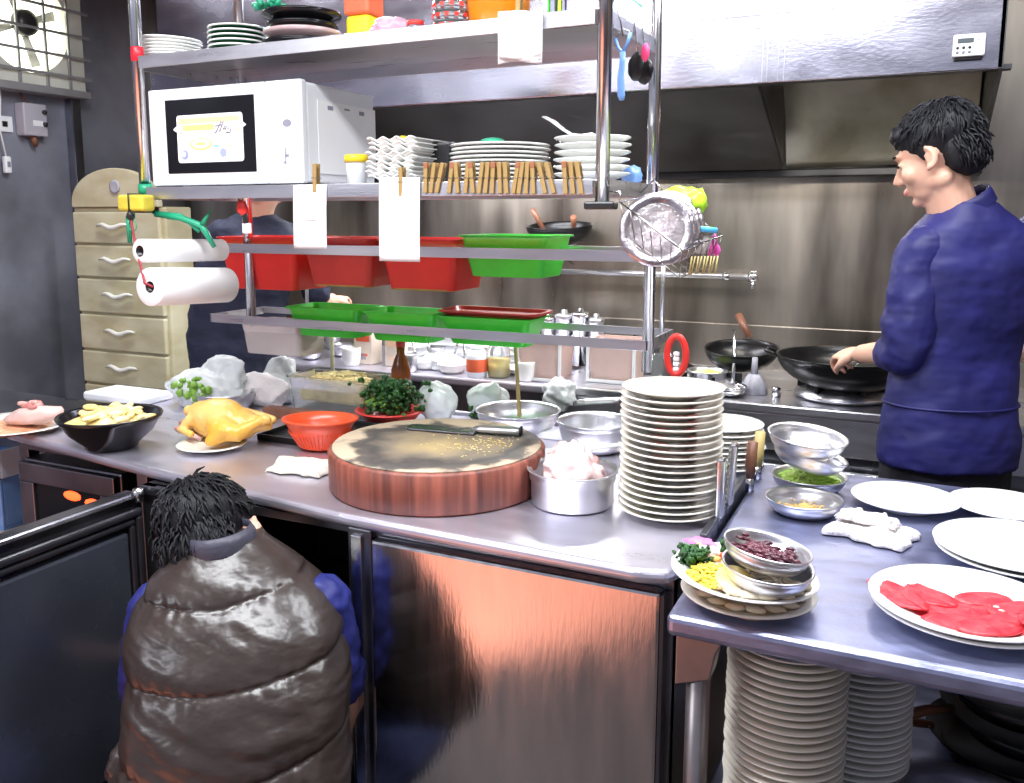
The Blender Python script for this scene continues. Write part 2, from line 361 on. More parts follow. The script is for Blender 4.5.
# exhaust fan in the left wall
c = atX(16, 24, LX)
t = thing('exhaust_fan', 'cream wall exhaust fan behind a grey bar grille, high on the left wall', 'fan', (LX, c.y, c.z))
def ring_sq(h, r, x0, x1, n=48):            # square housing with a round hole
    g = G(); 
    for x in (x0, x1):
        for k in range(n):
            a = 2*PI*k/n; cx, cy = math.cos(a), math.sin(a); q = h/max(abs(cx), abs(cy))
            g.v += [Vector((x, cx*r, cy*r)), Vector((x, cx*q, cy*q))]
    for k in range(n):
        a, b = 2*k, 2*((k+1) % n); o = 2*n
        g.f += [(a, b, b+1, a+1), (a+o, a+o+1, b+o+1, b+o), (a, a+o, b+o, b), (a+1, b+1, b+o+1, a+o+1)]
    g.sm = [False]*len(g.f); return g
H_ = .29
mesh_obj('housing', ring_sq(H_, .215, 0.004, .07), M['fancream'], t)
mesh_obj('daylight_opening', lathe([(0, 0), (.222, 0), (.222, .006), (0, .006)], 40).r('Y', 90), M['daylight'], t, loc=(.004, 0, 0))
mesh_obj('motor', lathe([(0, .0), (.05, 0), (.06, .02), (.055, .05), (.03, .062), (0, .065)], 24).r('Y', 90), M['blackplastic'], t, loc=(.03, 0, 0))
for k in range(4):
    bl = grid(lambda u, v: (.004+.01*v, .05+u*.14, (v-.5)*(.025+.02*u)), 6, 4).r('X', 90*k+20)
    mesh_obj('blade', bl, M['fancream'], t, loc=(.02, 0, 0), solid=.003)
bars = [box(.085, .095, -H_-.01, H_+.02, z-.006, z+.006) for z in (-.21, -.12, -.02, .09, .2)]
bars += [box(.076, .086, y-.005, y+.005, -H_+.02, H_) for y in (-.2, -.06, .08, .2)]
mesh_obj('grille', gsum(bars), M['fangrey'], t)
mesh_obj('sill', box(.0, .1, -H_, H_+.005, -H_-.012, -H_+.022, .004), M['fangrey'], t)
# switch box, socket, cord switch
p = atX(28, 120, LX); t = thing('switch_box', 'grey wall switch box with two black buttons below the fan', 'switch', p)
mesh_obj('case', box(0, .06, -.065, .055, -.075, .07, .006), M['switchbox'], t)
for z in (.035, -.02): mesh_obj('button', lathe([(0, 0), (.01, 0), (.01, .012), (0, .014)], 16).r('Y', 90), M['blackplastic'], t, loc=(.06, .038, z))
mesh_obj('label_plate', box(.06, .062, -.02, .03, -.03, -.005), M['whiteplastic'], t)
mesh_obj('cable_gland', tube([(.03, 0, -.072), (.032, 0, -.1), (.03, .01, -.12)], [.018, .014, .008], 10), M['brownwood'], t)
mesh_obj('wire', tube([(.03, -.03, .068), (.01, -.045, .13), (.015, -.02, .09), (.03, -.005, .068)], .003, 6), M['brownwood'], t)
p = atX(3, 124, LX); t = thing('wall_socket', 'small white wall socket at the left edge beside the switch box', 'socket', p)
mesh_obj('plate', box(0, .012, -.04, .04, -.035, .035, .004), M['whiteplastic'], t)
mesh_obj('outlet', box(.012, .015, -.012, .012, -.012, .012), M['blackplastic'], t)
a, b = atX(1, 76, LX+.03), atX(7, 163, LX+.03)
t = thing('cord_switch', 'white pull cord with a small white pendant switch hanging on the left wall', 'switch', b)
mesh_obj('cord', tube([Vector((-.005, a.y-b.y, a.z-b.z)), (0, -.02, .14), (0, 0, 0.02)], .0035, 6), M['whiteplastic'], t)
mesh_obj('pendant', box(-.012, .012, -.016, .016, -.045, .03, .007), M['whiteplastic'], t)
mesh_obj('rocker', box(.012, .015, -.007, .007, -.018, .006), M['grey'], t)

# extraction hood
HY = 2.61
hz0 = atY(830, 79, HY).z; hz1 = hz0+.185
xr = atY(1003, 70, HY).x; xl = -2.75
t = thing('extraction_hood', 'long stainless steel extraction hood over the stove', 'hood', (0, HY, hz0))
wpart('front_lip', box(xl, xr, HY, HY+.012, hz0, hz1, .003), M['hood'], t)
wpart('upper_panel', box(xl, xr-.03, HY+.05, HY+.06, hz1-.01, CEIL-.003), M['hood'], t)
wpart('lip_top', box(xl, xr, HY+.002, HY+.06, hz1-.012, hz1, .002), M['hood'], t)
wpart('gutter', box(xl, xr+.02, HY+.012, HY+.05, hz0-.0, hz0+.012), M['hooddark'], t)
zb = atY(780, 172, WY).z
def plank(p0, p1, x0, x1, th):              # slanted panel between two (Y, z) lines
    d = Vector((0, p1[0]-p0[0], p1[1]-p0[1])); nn = Vector((0, -d.z, d.y)).normalized()*th
    q = [Vector((x, p[0], p[1]))+o for x in (x0, x1) for p in (p0, p1) for o in (Vector(), nn)]
    g = G(); g.v = q; g.f = [(0, 2, 3, 1), (4, 5, 7, 6), (0, 1, 5, 4), (2, 6, 7, 3), (0, 4, 6, 2), (1, 3, 7, 5)]; g.sm = [False]*6; return g
xm = atY(782, 175, 3.3).x
wpart('baffle_filter', plank((WY-.05, zb+.02), (3.05, 2.12), xm, xr-.02, .01), M['filter'], t)
wpart('blank_panel', plank((3.3, zb+.01), (HY+.06, hz0+.05), xl, xm, .01), M['hooddark'], t)
wpart('blank_panel_end', prism([(3.3, zb+.01), (HY+.06, hz0+.05), (HY+.06, 2.3), (3.3, 2.3)], xm, xm+.004).m(Matrix(((0, 0, 1, 0), (1, 0, 0, 0), (0, 1, 0, 0), (0, 0, 0, 1)))), M['hooddark'], t)
wpart('rear_gutter', box(xl, xr+.01, WY-.075, WY-.004, zb-.022, zb+.006, .004), M['hooddark'], t)
wpart('roof', box(xl, xr, HY+.062, WY-.004, 2.3, 2.31), M['hooddark'], t)
wpart('end_panel', prism([(HY, hz0), (HY, hz1), (HY+.06, 2.3), (WY-.004, 2.3), (WY-.004, zb-.02), (WY-.08, zb-.02)], xr-.012, xr).m(Matrix(((0, 0, 1, 0), (1, 0, 0, 0), (0, 1, 0, 0), (0, 0, 0, 1)))), M['hooddark'], t)
for px in (763, 768, 779, 785):
    p = atY(px, 50, HY); wpart('weld_seam', box(p.x-.0015, p.x+.0015, HY-.002, HY+.002, hz0+.003, hz1-.01), M['chrome'], t)
# timer
p = atY(969, 45, HY-.012); k = m_of(1, p)
t = thing('kitchen_timer', 'small white digital kitchen timer stuck on the hood front', 'timer', p)
mesh_obj('case', box(-14.5*k, 14.5*k, -.006, .0105, -11*k, 10.5*k, .004), M['whiteplastic'], t)
mesh_obj('magnet_back', box(-13*k, 13*k, .005, .0118, -14.5*k, 6*k, .003), M['blackplastic'], t)
mesh_obj('display', box(-10.5*k, 4*k, -.0075, -.005, 1.8*k, 6.5*k, .001), M['lcd'], t)
for a in range(3):
    for b in range(2):
        mesh_obj('button', lathe([(0, 0), (1.5*k, 0), (1.3*k, .002), (0, .0025)], 14).r('X', 90), M['grey'] if b else M['blackplastic'], t, loc=((-10+a*5.4)*k, -.006, (-2.6-b*4.3)*k))
mesh_obj('print', box(6.5*k, 10*k, -.0066, -.005, 4*k, 5*k)+box(-8*k, -4*k, -.0066, -.005, 8*k, 8.8*k)+box(-2*k, 5*k, -.0066, -.005, 8*k, 8.7*k), M['grey'], t)

# tall drawer tower
YC = 2.75
a, b = atY(72, 212, YC), atY(158, 216, YC); x0, x1 = a.x, b.x; wd = x1-x0
t = thing('drawer_tower', 'tall yellowed plastic drawer tower with arched top by the left wall', 'drawers', ((x0+x1)/2, YC, 0))
hw = wd/2; ztop = atY(112, 207, YC).z
mesh_obj('carcass', box(-hw-.012, hw+.02, .02, .17, .03, ztop, .008), M['oldplastic'], t)
zs = [atY(115, y, YC).z for y in (211, 245, 279, 315, 352, 386)]
hgt = zs[3]-zs[4]; zs += [zs[-1]-hgt*(i+1) for i in range(4)]
for i in range(len(zs)-1):
    if zs[i+1] < .03: break
    d = mesh_obj('drawer', box(-hw, hw-.0, 0, .03, zs[i+1]+.006, zs[i]-.004, .006), M['oldplastic'], t)
    zc = (zs[i]+zs[i+1])/2+.008; L = .095
    mesh_obj('handle', tube([(-L+2*L*s/10, -.012-.01*math.sin(PI*s/10), zc+.008*math.sin(s*.9)) for s in range(11)], [.004+.007*math.sin(PI*s/10) for s in range(11)], 8), M['handlewhite'], d)
arch = [(-hw, 0), (hw, 0)]+[(hw*math.cos(PI*k/20), .02+.15*math.sin(PI*k/20)) for k in range(1, 20)]
arch = [(-hw, 0), (hw, 0), (hw, .02)]+[(hw*math.cos(PI*k/20), .02+.145*math.sin(PI*k/20)) for k in range(1, 20)]+[(-hw, .02)]
top = mesh_obj('arched_top', prism(arch, -.03, 0, .004).r('X', 90), M['oldplastic'], t, loc=(0, 0, ztop))
mesh_obj('rosette', lathe([(0, 0), (.028, 0), (.03, .006), (.02, .008), (.012, .004), (0, .01)], 20).r('X', 90), M['switchbox'], top, loc=(0.02, -.03+.03, .085))

# ------------------------------------------------------------------ refrigerated counter in front
FX0, FX1 = -1.62, -.35
t = thing('counter_fridge', 'stainless steel under-counter fridge with one door open and one closed', 'fridge', (-.99, 1.42, 0))
wpart('carcass', gsum([box(FX0, FX0+.04, 1.44, 2.08, .1, .826), box(FX1-.04, FX1, 1.44, 2.08, .1, .826), box(FX0+.04, FX1-.04, 2.04, 2.08, .1, .826),
      box(FX0+.04, FX1-.04, 1.44, 2.04, .1, .14), box(FX0+.04, FX1-.04, 1.45, 2.04, .818, .826)]), M['blackplastic'], t)
wpart('front_frame', gsum([box(-1.02, -.962, 1.415, 1.5, .1, .826, .004), box(FX0, FX1, 1.43, 1.46, .808, .826), box(FX0, FX1, 1.43, 1.46, .1, .14), box(FX1-.03, FX1, 1.43, 1.46, .14, .81)]), M['darksteel'], t)
wpart('mullion_strip', box(-1.008, -.982, 1.408, 1.416, .12, .812, .002), M['chrome'], t)
wpart('shelf', box(FX0+.045, -1.03, 1.52, 2.03, .44, .452, .003), M['wire'], t)
d = wpart('closed_door', box(-.955, -.365, 1.40, 1.432, .125, .812, .006), M['doorsteel'], t)
mesh_obj('door_edge', box(.625, .6315, -.018, .012, .13, .808), M['gasket'], d)
dl = wpart('open_door', box(-1.655, -1.602, .80, 1.425, .12, .815, .008), M['darksteel'], t)
L = t.location
mesh_obj('inner_liner', box(-1.603, -1.592, .86, 1.37, .18, .735, .006).t(-L.x, -L.y, -L.z), M['innerdoor'], dl)
def frame_yz(y0, y1, z0, z1, wd_, x0, x1, bev):
    return gsum([box(x0, x1, y0, y1, z1-wd_, z1, bev), box(x0, x1, y0, y1, z0, z0+wd_, bev), box(x0, x1, y0, y0+wd_, z0+wd_, z1-wd_, bev), box(x0, x1, y1-wd_, y1, z0+wd_, z1-wd_, bev)])
mesh_obj('gasket', (frame_yz(.82, 1.41, .135, .785, .018, -1.602, -1.585, .006)+frame_yz(.842, 1.388, .157, .763, .014, -1.602, -1.588, .005)).t(-L.x, -L.y, -L.z), M['gasket'], dl)
wpart('hinge', lathe([(0, 0), (.012, 0), (.012, .03), (0, .032)], 16).t(-1.605, 1.415, .795-.0), M['chrome'], t)
for x in (-1.58, -.39):
    for y in (1.49, 2.03): wpart('foot', lathe([(0, 0), (.022, 0), (.022, .02), (.014, .03), (.014, .1), (0, .1)], 14).t(x, y, 0), M['chrome'], t)

t = thing('steel_worktop', 'long stainless steel worktop carrying the chopping board and tall plate stack', 'worktop', (-1.2, 1.75, .82))
WT = [(-2.31, 1.60), (-2.29, 1.575), (-1.64, 1.475), (-1.03, 1.402), (-.40, 1.385), (-.352, 1.40), (-.337, 1.44), (-.337, 2.30), (-2.31, 2.30)]
wpart('top', prism(WT, .8275, CZ, .0125, 4), M['worktop'], t)
wpart('rear_rim', box(-2.3, -.345, 2.292, 2.302, CZ-.01, CZ+.012, .003), M['worktop'], t)
for (x, y) in ((-2.27, 1.63), (-2.27, 2.06), (-1.70, 1.53)):
    wpart('leg', box(x-.018, x+.018, y-.018, y+.018, 0, .828, .003), M['darksteel'], t)
wpart('under_rail', box(-2.26, -1.70, 1.60, 1.62, .80, .828, .002), M['darksteel'], t)
wpart('lower_shelf', box(-2.25, -1.68, 1.60, 2.06, .30, .32, .004), M['darksteel'], t)

# oven under the left end
t = thing('glowing_oven', 'dark steel oven with a red glowing window under the left end of the worktop', 'oven', (-1.97, 1.58, .32))
a = atY(22, 458, 1.585); b = atY(120, 482, 1.585)
mesh_obj('body', box(a.x+1.97, b.x+1.97, .01, .42, 0.002, a.z-.32, .006), M['darksteel'], t)
p0, p1 = atY(34, 481, 1.585), atY(104, 527, 1.585)
dd = mesh_obj('door', frame_yz(a.x+1.97+.005, b.x+1.97-.005, .2, a.z-.325, .055, -.012, .01, .003).m(Matrix(((0, 1, 0, 0), (1, 0, 0, 0), (0, 0, 1, 0), (0, 0, 0, 1)))), M['darksteel'], t)
mesh_obj('window', box(a.x+1.97+.05, b.x+1.97-.05, -.004, .008, .25, a.z-.37, .003), M['blackglass'], dd)
for (px, py, wx) in ((72, 496, .035), (93, 504, .033)):
    p = atY(px, py, 1.575); mesh_obj('heating_element', ico((p.x+1.97, -.004, p.z-.32), (wx, .005, .014), 2), M['heat'], dd)
mesh_obj('bar_handle', tube([(a.x+2.0, -.01, .2), (a.x+2.0, -.04, .2), (b.x+1.94, -.04, .2), (b.x+1.94, -.01, .2)], .007, 8), M['chrome'], t)
# neighbour table at the left edge and crates beneath
t = thing('side_table', 'second steel table at the far left edge, beyond the end of the worktop', 'table', (-2.9, 1.80, 0))
mesh_obj('top', box(-.6, .565, -.14, .20, .80, .845, .01), M['darksteel'], t)
for x in (-.57, .54):
    for y in (-.11, .17): mesh_obj('leg', box(x-.018, x+.018, y-.018, y+.018, 0, .80, .003), M['darksteel'], t)
mesh_obj('lower_shelf', box(-.56, .53, -.12, .18, .45, .465), M['cream'], t)
p = atY(17, 480, 1.83)
t = thing('plastic_crate', 'pale blue plastic crate on the shelf beneath the left side table', 'crate', (p.x-.08, 1.83, .466))
mesh_obj('body', gsum([box(-.14, .14, -.1, .1, 0, .01), box(-.14, .14, -.1, -.09, .01, .2, .003), box(-.14, .14, .09, .1, .01, .2, .003), box(-.14, -.13, -.09, .09, .01, .2, .003), box(.13, .14, -.09, .09, .01, .2, .003)]), M['blueplastic'], t)
mesh_obj('rim', gsum([box(-.15, .15, -.11, -.1, .17, .26, .004), box(.14, .15, -.1, .1, .17, .26, .004), box(-.15, -.14, -.1, .1, .17, .26, .004), box(-.15, .15, .1, .11, .17, .26, .004)]), M['stkpale'], t)

# ------------------------------------------------------------------ right-hand table
M['legsteel'] = mat('dull_leg_steel', (.34, .31, .31), .34, .95, .3, 8, .04, 30)
TX0, TY0, TY1, TZ = -.315, 1.245, 2.16, .853
t = thing('steel_table', 'scratched stainless steel serving table at the right with plates on and under it', 'table', (.3, 1.7, 0))
wpart('top', box(TX0, 1.1, TY0, TY1, TZ-.036, TZ, .011, 3), M['tabletop'], t)
for (x, y) in ((TX0+.04, TY0+.06), (TX0+.04, TY1-.06), (1.05, TY0+.06), (1.05, TY1-.06)):
    lg = wpart('leg', tube([(x, y, .0), (x, y, TZ-.036)], .019, 16), M['legsteel'], t)
    q = Vector((x, y, 0))-t.location
    br = prism([(-.032, 0), (.045, 0), (.03, -.03), (.022, -.075), (-.032, -.095)], -.024, .024, .002).m(Matrix(((1, 0, 0, 0), (0, 0, 1, 0), (0, 1, 0, 0), (0, 0, 0, 1))))
    mesh_obj('bracket', br.t(q.x, q.y, TZ-.036), M['legsteel'], lg)
LZ = .40
wpart('lower_shelf', box(TX0+.02, 1.07, TY0+.05, TY1-.05, LZ-.02, LZ, .005), M['tabletop'], t)

# ------------------------------------------------------------------ rack hanging from the ceiling
RX0, RX1, RY0, RY1 = -1.855, -.592, 1.722, 2.085
S2, S1 = 1.523, 1.853
t = thing('hanging_rack', 'two-shelf stainless steel rack of round tubes hanging over the worktop', 'rack', ((RX0+RX1)/2, RY0, S2))
for (x, y, z) in ((RX0, RY0, 1.47), (RX1, RY0, 1.475), (RX0+.02, RY1, 1.12), (RX1, RY1, 1.07)):
    pl = wpart('post', tube([(x, y, z), (x, y, CEIL)], .0145, 16), M['chrome'], t)
    if z > 1.3:
        mesh_obj('foot_cap', box(x-.035, x+.03, y-.016, y+.016, z-.012, z+.004, .004).t(*(-t.location)), M['blackplastic'], pl)
    if x == RX0:
        mesh_obj('red_tape', lathe([(.0148, 0), (.0165, .002), (.0165, .034), (.0148, .036)], 20).t(x, y, S1-.01).t(*(-t.location)), M['redtape'], pl)
for z in (S2, S1):
    x0, x1, y0, y1 = RX0+.0, RX1+.0, RY0-.012, RY1+.012
    hh = .03
    wpart('shelf', gsum([box(x0-.005, x1+.005, y0, y1, z-.003, z, .001), box(x0+.016, x1-.016, y0-.002, y0+.004, z-hh, z+.001, .001), box(x0+.016, x1-.016, y1-.004, y1+.002, z-hh, z+.001, .001),
          box(x0-.006, x0, y0+.028, y1-.028, z-hh, z+.001), box(x1, x1+.006, y0+.028, y1-.028, z-hh, z+.001)]), M['steel'], t)
RY = 2.07
a, b = atY(213, 249, RY), atY(641, 252, RY)
wpart('upper_rail', gsum([box(a.x, b.x, RY-.004, RY, 1.340, 1.368, .001), box(a.x, b.x, RY+.24, RY+.244, 1.345, 1.368, .001)]), M['steel'], t)
a4, b4 = atY(211, 317, RY), atY(648, 344, RY)
wpart('lower_rail', gsum([box(a4.x, b4.x, RY-.004, RY, 1.124, 1.150, .001), box(a4.x, b4.x, RY+.24, RY+.244, 1.13, 1.15, .001), box(b4.x-.004, b4.x, RY-.004, RY+.24, 1.126, 1.15), box(a4.x, a4.x+.004, RY-.004, RY+.24, 1.126, 1.15)]), M['steel'], t)
for g_ in (box(b.x-.004, b.x, RY, RY+.24, 1.345, 1.368), box(a.x, a.x+.004, RY, RY+.24, 1.345, 1.368)): wpart('rail_bracket', g_, M['steel'], t)
for x in (-.62, -1.80): wpart('rail_hanger', rod((x, RY+.242, 1.14), (x, RY+.242, 1.36), .006), M['steel'], t)

# ------------------------------------------------------------------ crockery builders
def plate_prof(r, h=.02, foot=.55, t=.004, deep=0):
    f = r*foot
    return [(0, .003), (f-.006, .003), (f-.004, 0), (f, 0), (f+.003, .004), (r*.85, h*.62), (r-.001, h-.003), (r, h-.0015), (r-.0015, h), (r*.84, h*.62+t), (f+.003, .003+t), (0, .003+t)]
def bowl_prof(r, h, foot=.5, t=.004, lip=0):
    f = r*foot; o = [(0, .002), (f, 0)]; n = 8
    for i in range(1, n+1):
        s = i/n; o.append((f+(r-f)*math.sin(s*PI/2)**.9, h*(1-math.cos(s*PI/2))**.85))
    inn = [(max(q[0]-t, 0), q[1]+(t if i < 6 else t*.0)) for i, q in enumerate(o[1:])]
    if lip: o += [(r+lip, h), (r+lip+.001, h+.002), (r+lip, h+.004)]
    else: o += [(r-t/2, h+.002)]
    return o + [(q[0], q[1]) for q in inn[::-1]] + [(0, t+.002)]
def plate_stack(n, r, base, dz, label, group, m, h=.02, jit=.003, tilt=0, name='dinner_plate', first=None, foot=.55):
    pr = None
    for i in range(n):
        k = n-1-i
        loc = (base[0]+random.uniform(-jit, jit), base[1]+random.uniform(-jit, jit), base[2]+i*dz)
        rot = (random.uniform(-tilt, tilt), random.uniform(-tilt, tilt), random.uniform(0, 6))
        lb = label % from_top(k, n)
        if pr is None: pr = single(name, lathe(plate_prof(r, h, foot), 56), m, lb, 'plate', loc, group, rot=rot)
        else: dup(pr, loc, rot, lb)
    return pr
def mound(r, h, n=26, amp=.15, seed=1, fr=5):    # heap of food, lying on z=0
    def f(u, v):
        a = u*2*PI; q = v; rr = r*q*(1+.1*nz(math.cos(a), math.sin(a), seed, 2))
        z = h*(1-q**2.2) + amp*h*nz(rr*math.cos(a)/r, rr*math.sin(a)/r, seed, fr)*(1-q)
        return (rr*math.cos(a), rr*math.sin(a), max(z, 0))
    return grid(f, 40, n)
def strips(r, h, n, L, rad, flat=1, seed=1, curl=.6, k=5):
    rnd = random.Random(seed); gs = []
    for i in range(n):
        a = rnd.uniform(0, 2*PI); q = r*math.sqrt(rnd.random())*.93; x, y = q*math.cos(a), q*math.sin(a)
        z = h*(1-(q/r)**2)*rnd.uniform(.6, 1)+rad; d = rnd.uniform(0, PI*2); l = L*rnd.uniform(.5, 1); cv = rnd.uniform(-curl, curl)
        pts = []
        for s in range(k):
            u = s/(k-1)-.5; dd = d+cv*u*3
            px_, py_ = x+math.cos(dd)*l*u, y+math.sin(dd)*l*u; q2 = math.hypot(px_, py_)
            if q2 > r: px_ *= r/q2; py_ *= r/q2
            pts.append((px_, py_, z+rnd.uniform(-.3, .6)*rad*2+.15*l*(.25-u*u)))
        gs.append(tube(pts, rad, 5))
    g = gsum(gs)
    return g

# ---- tall stack on the worktop
b0 = at(669, 514, CZ); r0 = .101
plate_stack(19, r0, (b0.x, b0.y, CZ+.0005), (1.118-CZ)/19.5, 'white dinner plate, %s in the tall stack on the worktop', 'tall stack of dinner plates on the worktop', M['creamceramic'], h=.021, jit=.0025, foot=.52)
b1 = at(727, 466, CZ+.004)
plate_stack(8, .095, (b1.x-.01, b1.y, CZ+.0005), .0133, 'white plate, %s in the short stack right behind the tall stack', 'short stack of plates on the worktop', M['ceramic'], h=.018)
# ---- under the right-hand table
b2 = Vector((-.155, 1.42, LZ))
plate_stack(28, .096, (b2.x, b2.y, LZ+.0005), .0132, 'cream plate, %s in the front stack under the table', 'front stack of plates under the table', M['creamceramic'], h=.019, jit=.0015)
plate_stack(24, .096, (b2.x+.10, b2.y+.22, LZ+.0005), .0125, 'white plate, %s in the rear stack under the table', 'rear stack of plates under the table', M['ceramic'], h=.019, jit=.0015)
# black pans under the table
pp = single('steel_pan', lathe([(0, .0), (.08, 0), (.105, .05), (.135, .058), (.14, .062), (.134, .064), (.104, .056), (.078, .006), (0, .006)], 48), M['steel'], 'shiny dark steel pan lying on the shelf under the table, right of the plates', 'pan', (.13, 1.55, LZ))
pn = thing('frying_pan', 'black iron frying pan stacked at the back of the shelf under the table', 'pan', (.22, 1.86, LZ+.0))
mesh_obj('pan_body', lathe([(0, 0), (.11, 0), (.15, .05), (.153, .05), (.113, -.0+.005), (0, .005)], 48), M['iron'], pn)
mesh_obj('handle', tube([(-.14, -.02, .045), (-.2, -.06, .06), (-.30, -.13, .065)], [.008, .01, .012], 10), M['brownwood'], pn)
c = dup(pn, (.24, 1.87, LZ+.058), (0.05, 0, .25), 'second black frying pan, resting on another one under the table')
c = dup(pn, (.23, 1.86, LZ+.116), (0.02, 0, -.2), 'top black frying pan of the pile under the table')

# ---- plates standing on the right-hand table
def tplate(px, py, r, label, n=1, z=TZ, h=.02, m='ceramic'):
    p = at(px, py, z+h)
    o = single('dinner_plate', lathe(plate_prof(r, h), 64), M[m], label, 'plate', (p.x, p.y, z+.0005)); return o
tplate(905, 496, .105, 'single empty white plate in front of the cook, left of the others', h=.024)
tplate(1004, 503, .102, 'empty white plate behind the pair at the right edge of the table', h=.02)
p = at(1012, 545, TZ+.03)
plate_stack(2, .135, (p.x+.012, p.y, TZ+.0005), .009, 'large empty white plate, %s of the pair at the right edge', 'pair of large empty plates', M['ceramic'], h=.024)
p = at(966, 601, TZ+.03)
plate_stack(2, .134, (p.x, p.y, TZ+.0005), .009, 'white plate, %s of the pair under the red beef slices', 'pair of plates under the beef', M['ceramic'], h=.024)
# beef slices fanned over the top plate
BZ = TZ+.0095
sl = [(-.062, -.005, -68, .052, .024), (-.035, .022, -52, .05, .024), (-.02, -.022, -30, .056, .03), (.012, .002, 5, .05, .034), (.0, -.045, -10, .05, .026), (.035, .036, 10, .045, .02), (.045, -.03, 20, .05, .03), (.06, .012, 25, .042, .022), (.02, -.058, 8, .04, .02), (.074, -.02, 40, .032, .02)]
names = ['at the left tip', 'beside the left tip', 'left of the centre', 'across the centre', 'at the lower left', 'at the upper right', 'right of the centre', 'at the right tip', 'nearest the table edge', 'at the lower right']
for i, (x, y, a, rx, ry) in enumerate(sl):
    def f(u, v, rx=rx, ry=ry, i=i):
        an = u*2*PI; k = v*(1+.10*nz(math.cos(an)*2, math.sin(an)*2, i)); X, Y = 1.15*rx*k*math.cos(an), 1.2*ry*k*math.sin(an)
        return (X, Y, .0025*nz(X*60, Y*60, i)+.0015*i*.4-.002*v)
    ang = R(a+18); xx, yy = x*math.cos(.1)-y*math.sin(.1), y
    xx, yy = xx*1.35-.010, yy*1.45-.004; zz = BZ + .009 + max(0, (math.hypot(xx, yy)-.055))*.32
    o = single('beef_slice', grid(f, 26, 5), M['beef'], 'thin bright red beef slice '+names[i]+' of the fan on the plate', 'meat', (p.x+xx, p.y+yy, zz), 'beef slices on the front right plate', solid=.0025, solid_off=1)
    o.rotation_euler = (0, 0, ang)
single('fat_scrap', ico((0, 0, 0), (.007, .005, .002), 2, .3)+ico((.004, -.01, 0), (.005, .003, .002), 2, .3), M['fat'], 'tiny white scrap of fat on the red beef slices', 'fat', (p.x+.042, p.y+.006, BZ+.016))

# folded towel on the table
def towel(name, px, py, z, lx, ly, rz, label, m, seed, hh=.03, th=.006, cat='cloth'):
    p = at(px, py, z)
    def f(u, v):
        x, y = (u-.5)*lx, (v-.5)*ly
        e = min(u, 1-u, v, 1-v); ed = min(1, e/.10)
        z0 = hh*math.sqrt(ed)*(.80+.5*nz(u*2.4+seed, v*2.1, seed, 1)) + .004*nz(u*8, v*7, seed+4, 1)*ed
        w_ = .012*nz(u*4, v*4, seed+9, 1)
        return (x+w_*1.5, y+w_+.01*nz(u*5, 3, seed, 1), max(.0035, z0))
    o = single(name, grid(f, 60, 44), M[m], label, cat, (p.x, p.y, z), solid=th*.5); o.rotation_euler = (0, 0, R(rz)); return o
towel('folded_towel', 871, 536, TZ, .15, .105, -18, 'folded white terry towel on the right-hand table between bowls and plates', 'cloth', 3, .026)
t2 = towel('rolled_towel', 868, 523, TZ+.022, .11, .04, -12, 'rolled white towel lying on top of the folded one', 'cloth', 8, .02)

# aluminium bowls at the right-hand table
def alu_bowl(px, py, z, r, h, label, tilt=(0, 0), m='alu', group=None, lip=.003):
    p = at(px, py, z+h)
    o = single('aluminium_bowl', lathe(bowl_prof(r, h, .55, .0025, lip), 56), M[m], label, 'bowl', (p.x, p.y, z+.0005), group); o.rotation_euler = (R(tilt[0]), R(tilt[1]), 0); return o
def fill(o, name, g, m, label, cat='food', dz=.008, kind='stuff', off=(0, 0)):
    q = single(name, g, M[m], label, cat, (0, 0, 0), None, kind); q.matrix_world = Matrix.Translation(o.location) @ o.rotation_euler.to_matrix().to_4x4() @ Matrix.Translation((off[0], off[1], dz)); return q
bw = alu_bowl(804, 499, TZ, .072, .030, 'aluminium bowl holding golden crumbs, on the table left of the towel')
fill(bw, 'golden_crumbs', mound(.04, .008, amp=.5, fr=14)+gsum([ico((random.gauss(0, .02), random.gauss(0, .018), .008), .0028, 1) for _ in range(140)]), 'crumb', 'golden brown crumbs in the bottom of the single aluminium bowl', dz=.003)
b3 = alu_bowl(809, 476, TZ, .076, .034, 'aluminium bowl of chopped scallions, lowest of the pile behind')
fill(b3, 'chopped_scallions', mound(.062, .016, amp=.3)+strips(.064, .022, 130, .045, .0022, seed=4, curl=.3), 'scallion', 'bright green shredded scallions in the lowest bowl of the pile', dz=.018)
b4 = alu_bowl(806, 452, TZ+.062, .076, .034, 'second aluminium bowl, tilted on the scallion bowl', (-4, 14))
b5 = alu_bowl(806, 436, TZ+.098, .078, .036, 'topmost aluminium bowl of the pile, holding pale pickle', (3, 6), lip=.004)
fill(b5, 'pale_pickle', mound(.044, .006, amp=.4)+gsum([ico((random.gauss(0, .018), random.gauss(0, .014), .007), (.007, .005, .003), 1, .3, seed=i) for i in range(26)]), 'garlic', 'pale pinkish pickle slices in the topmost aluminium bowl', dz=.013)

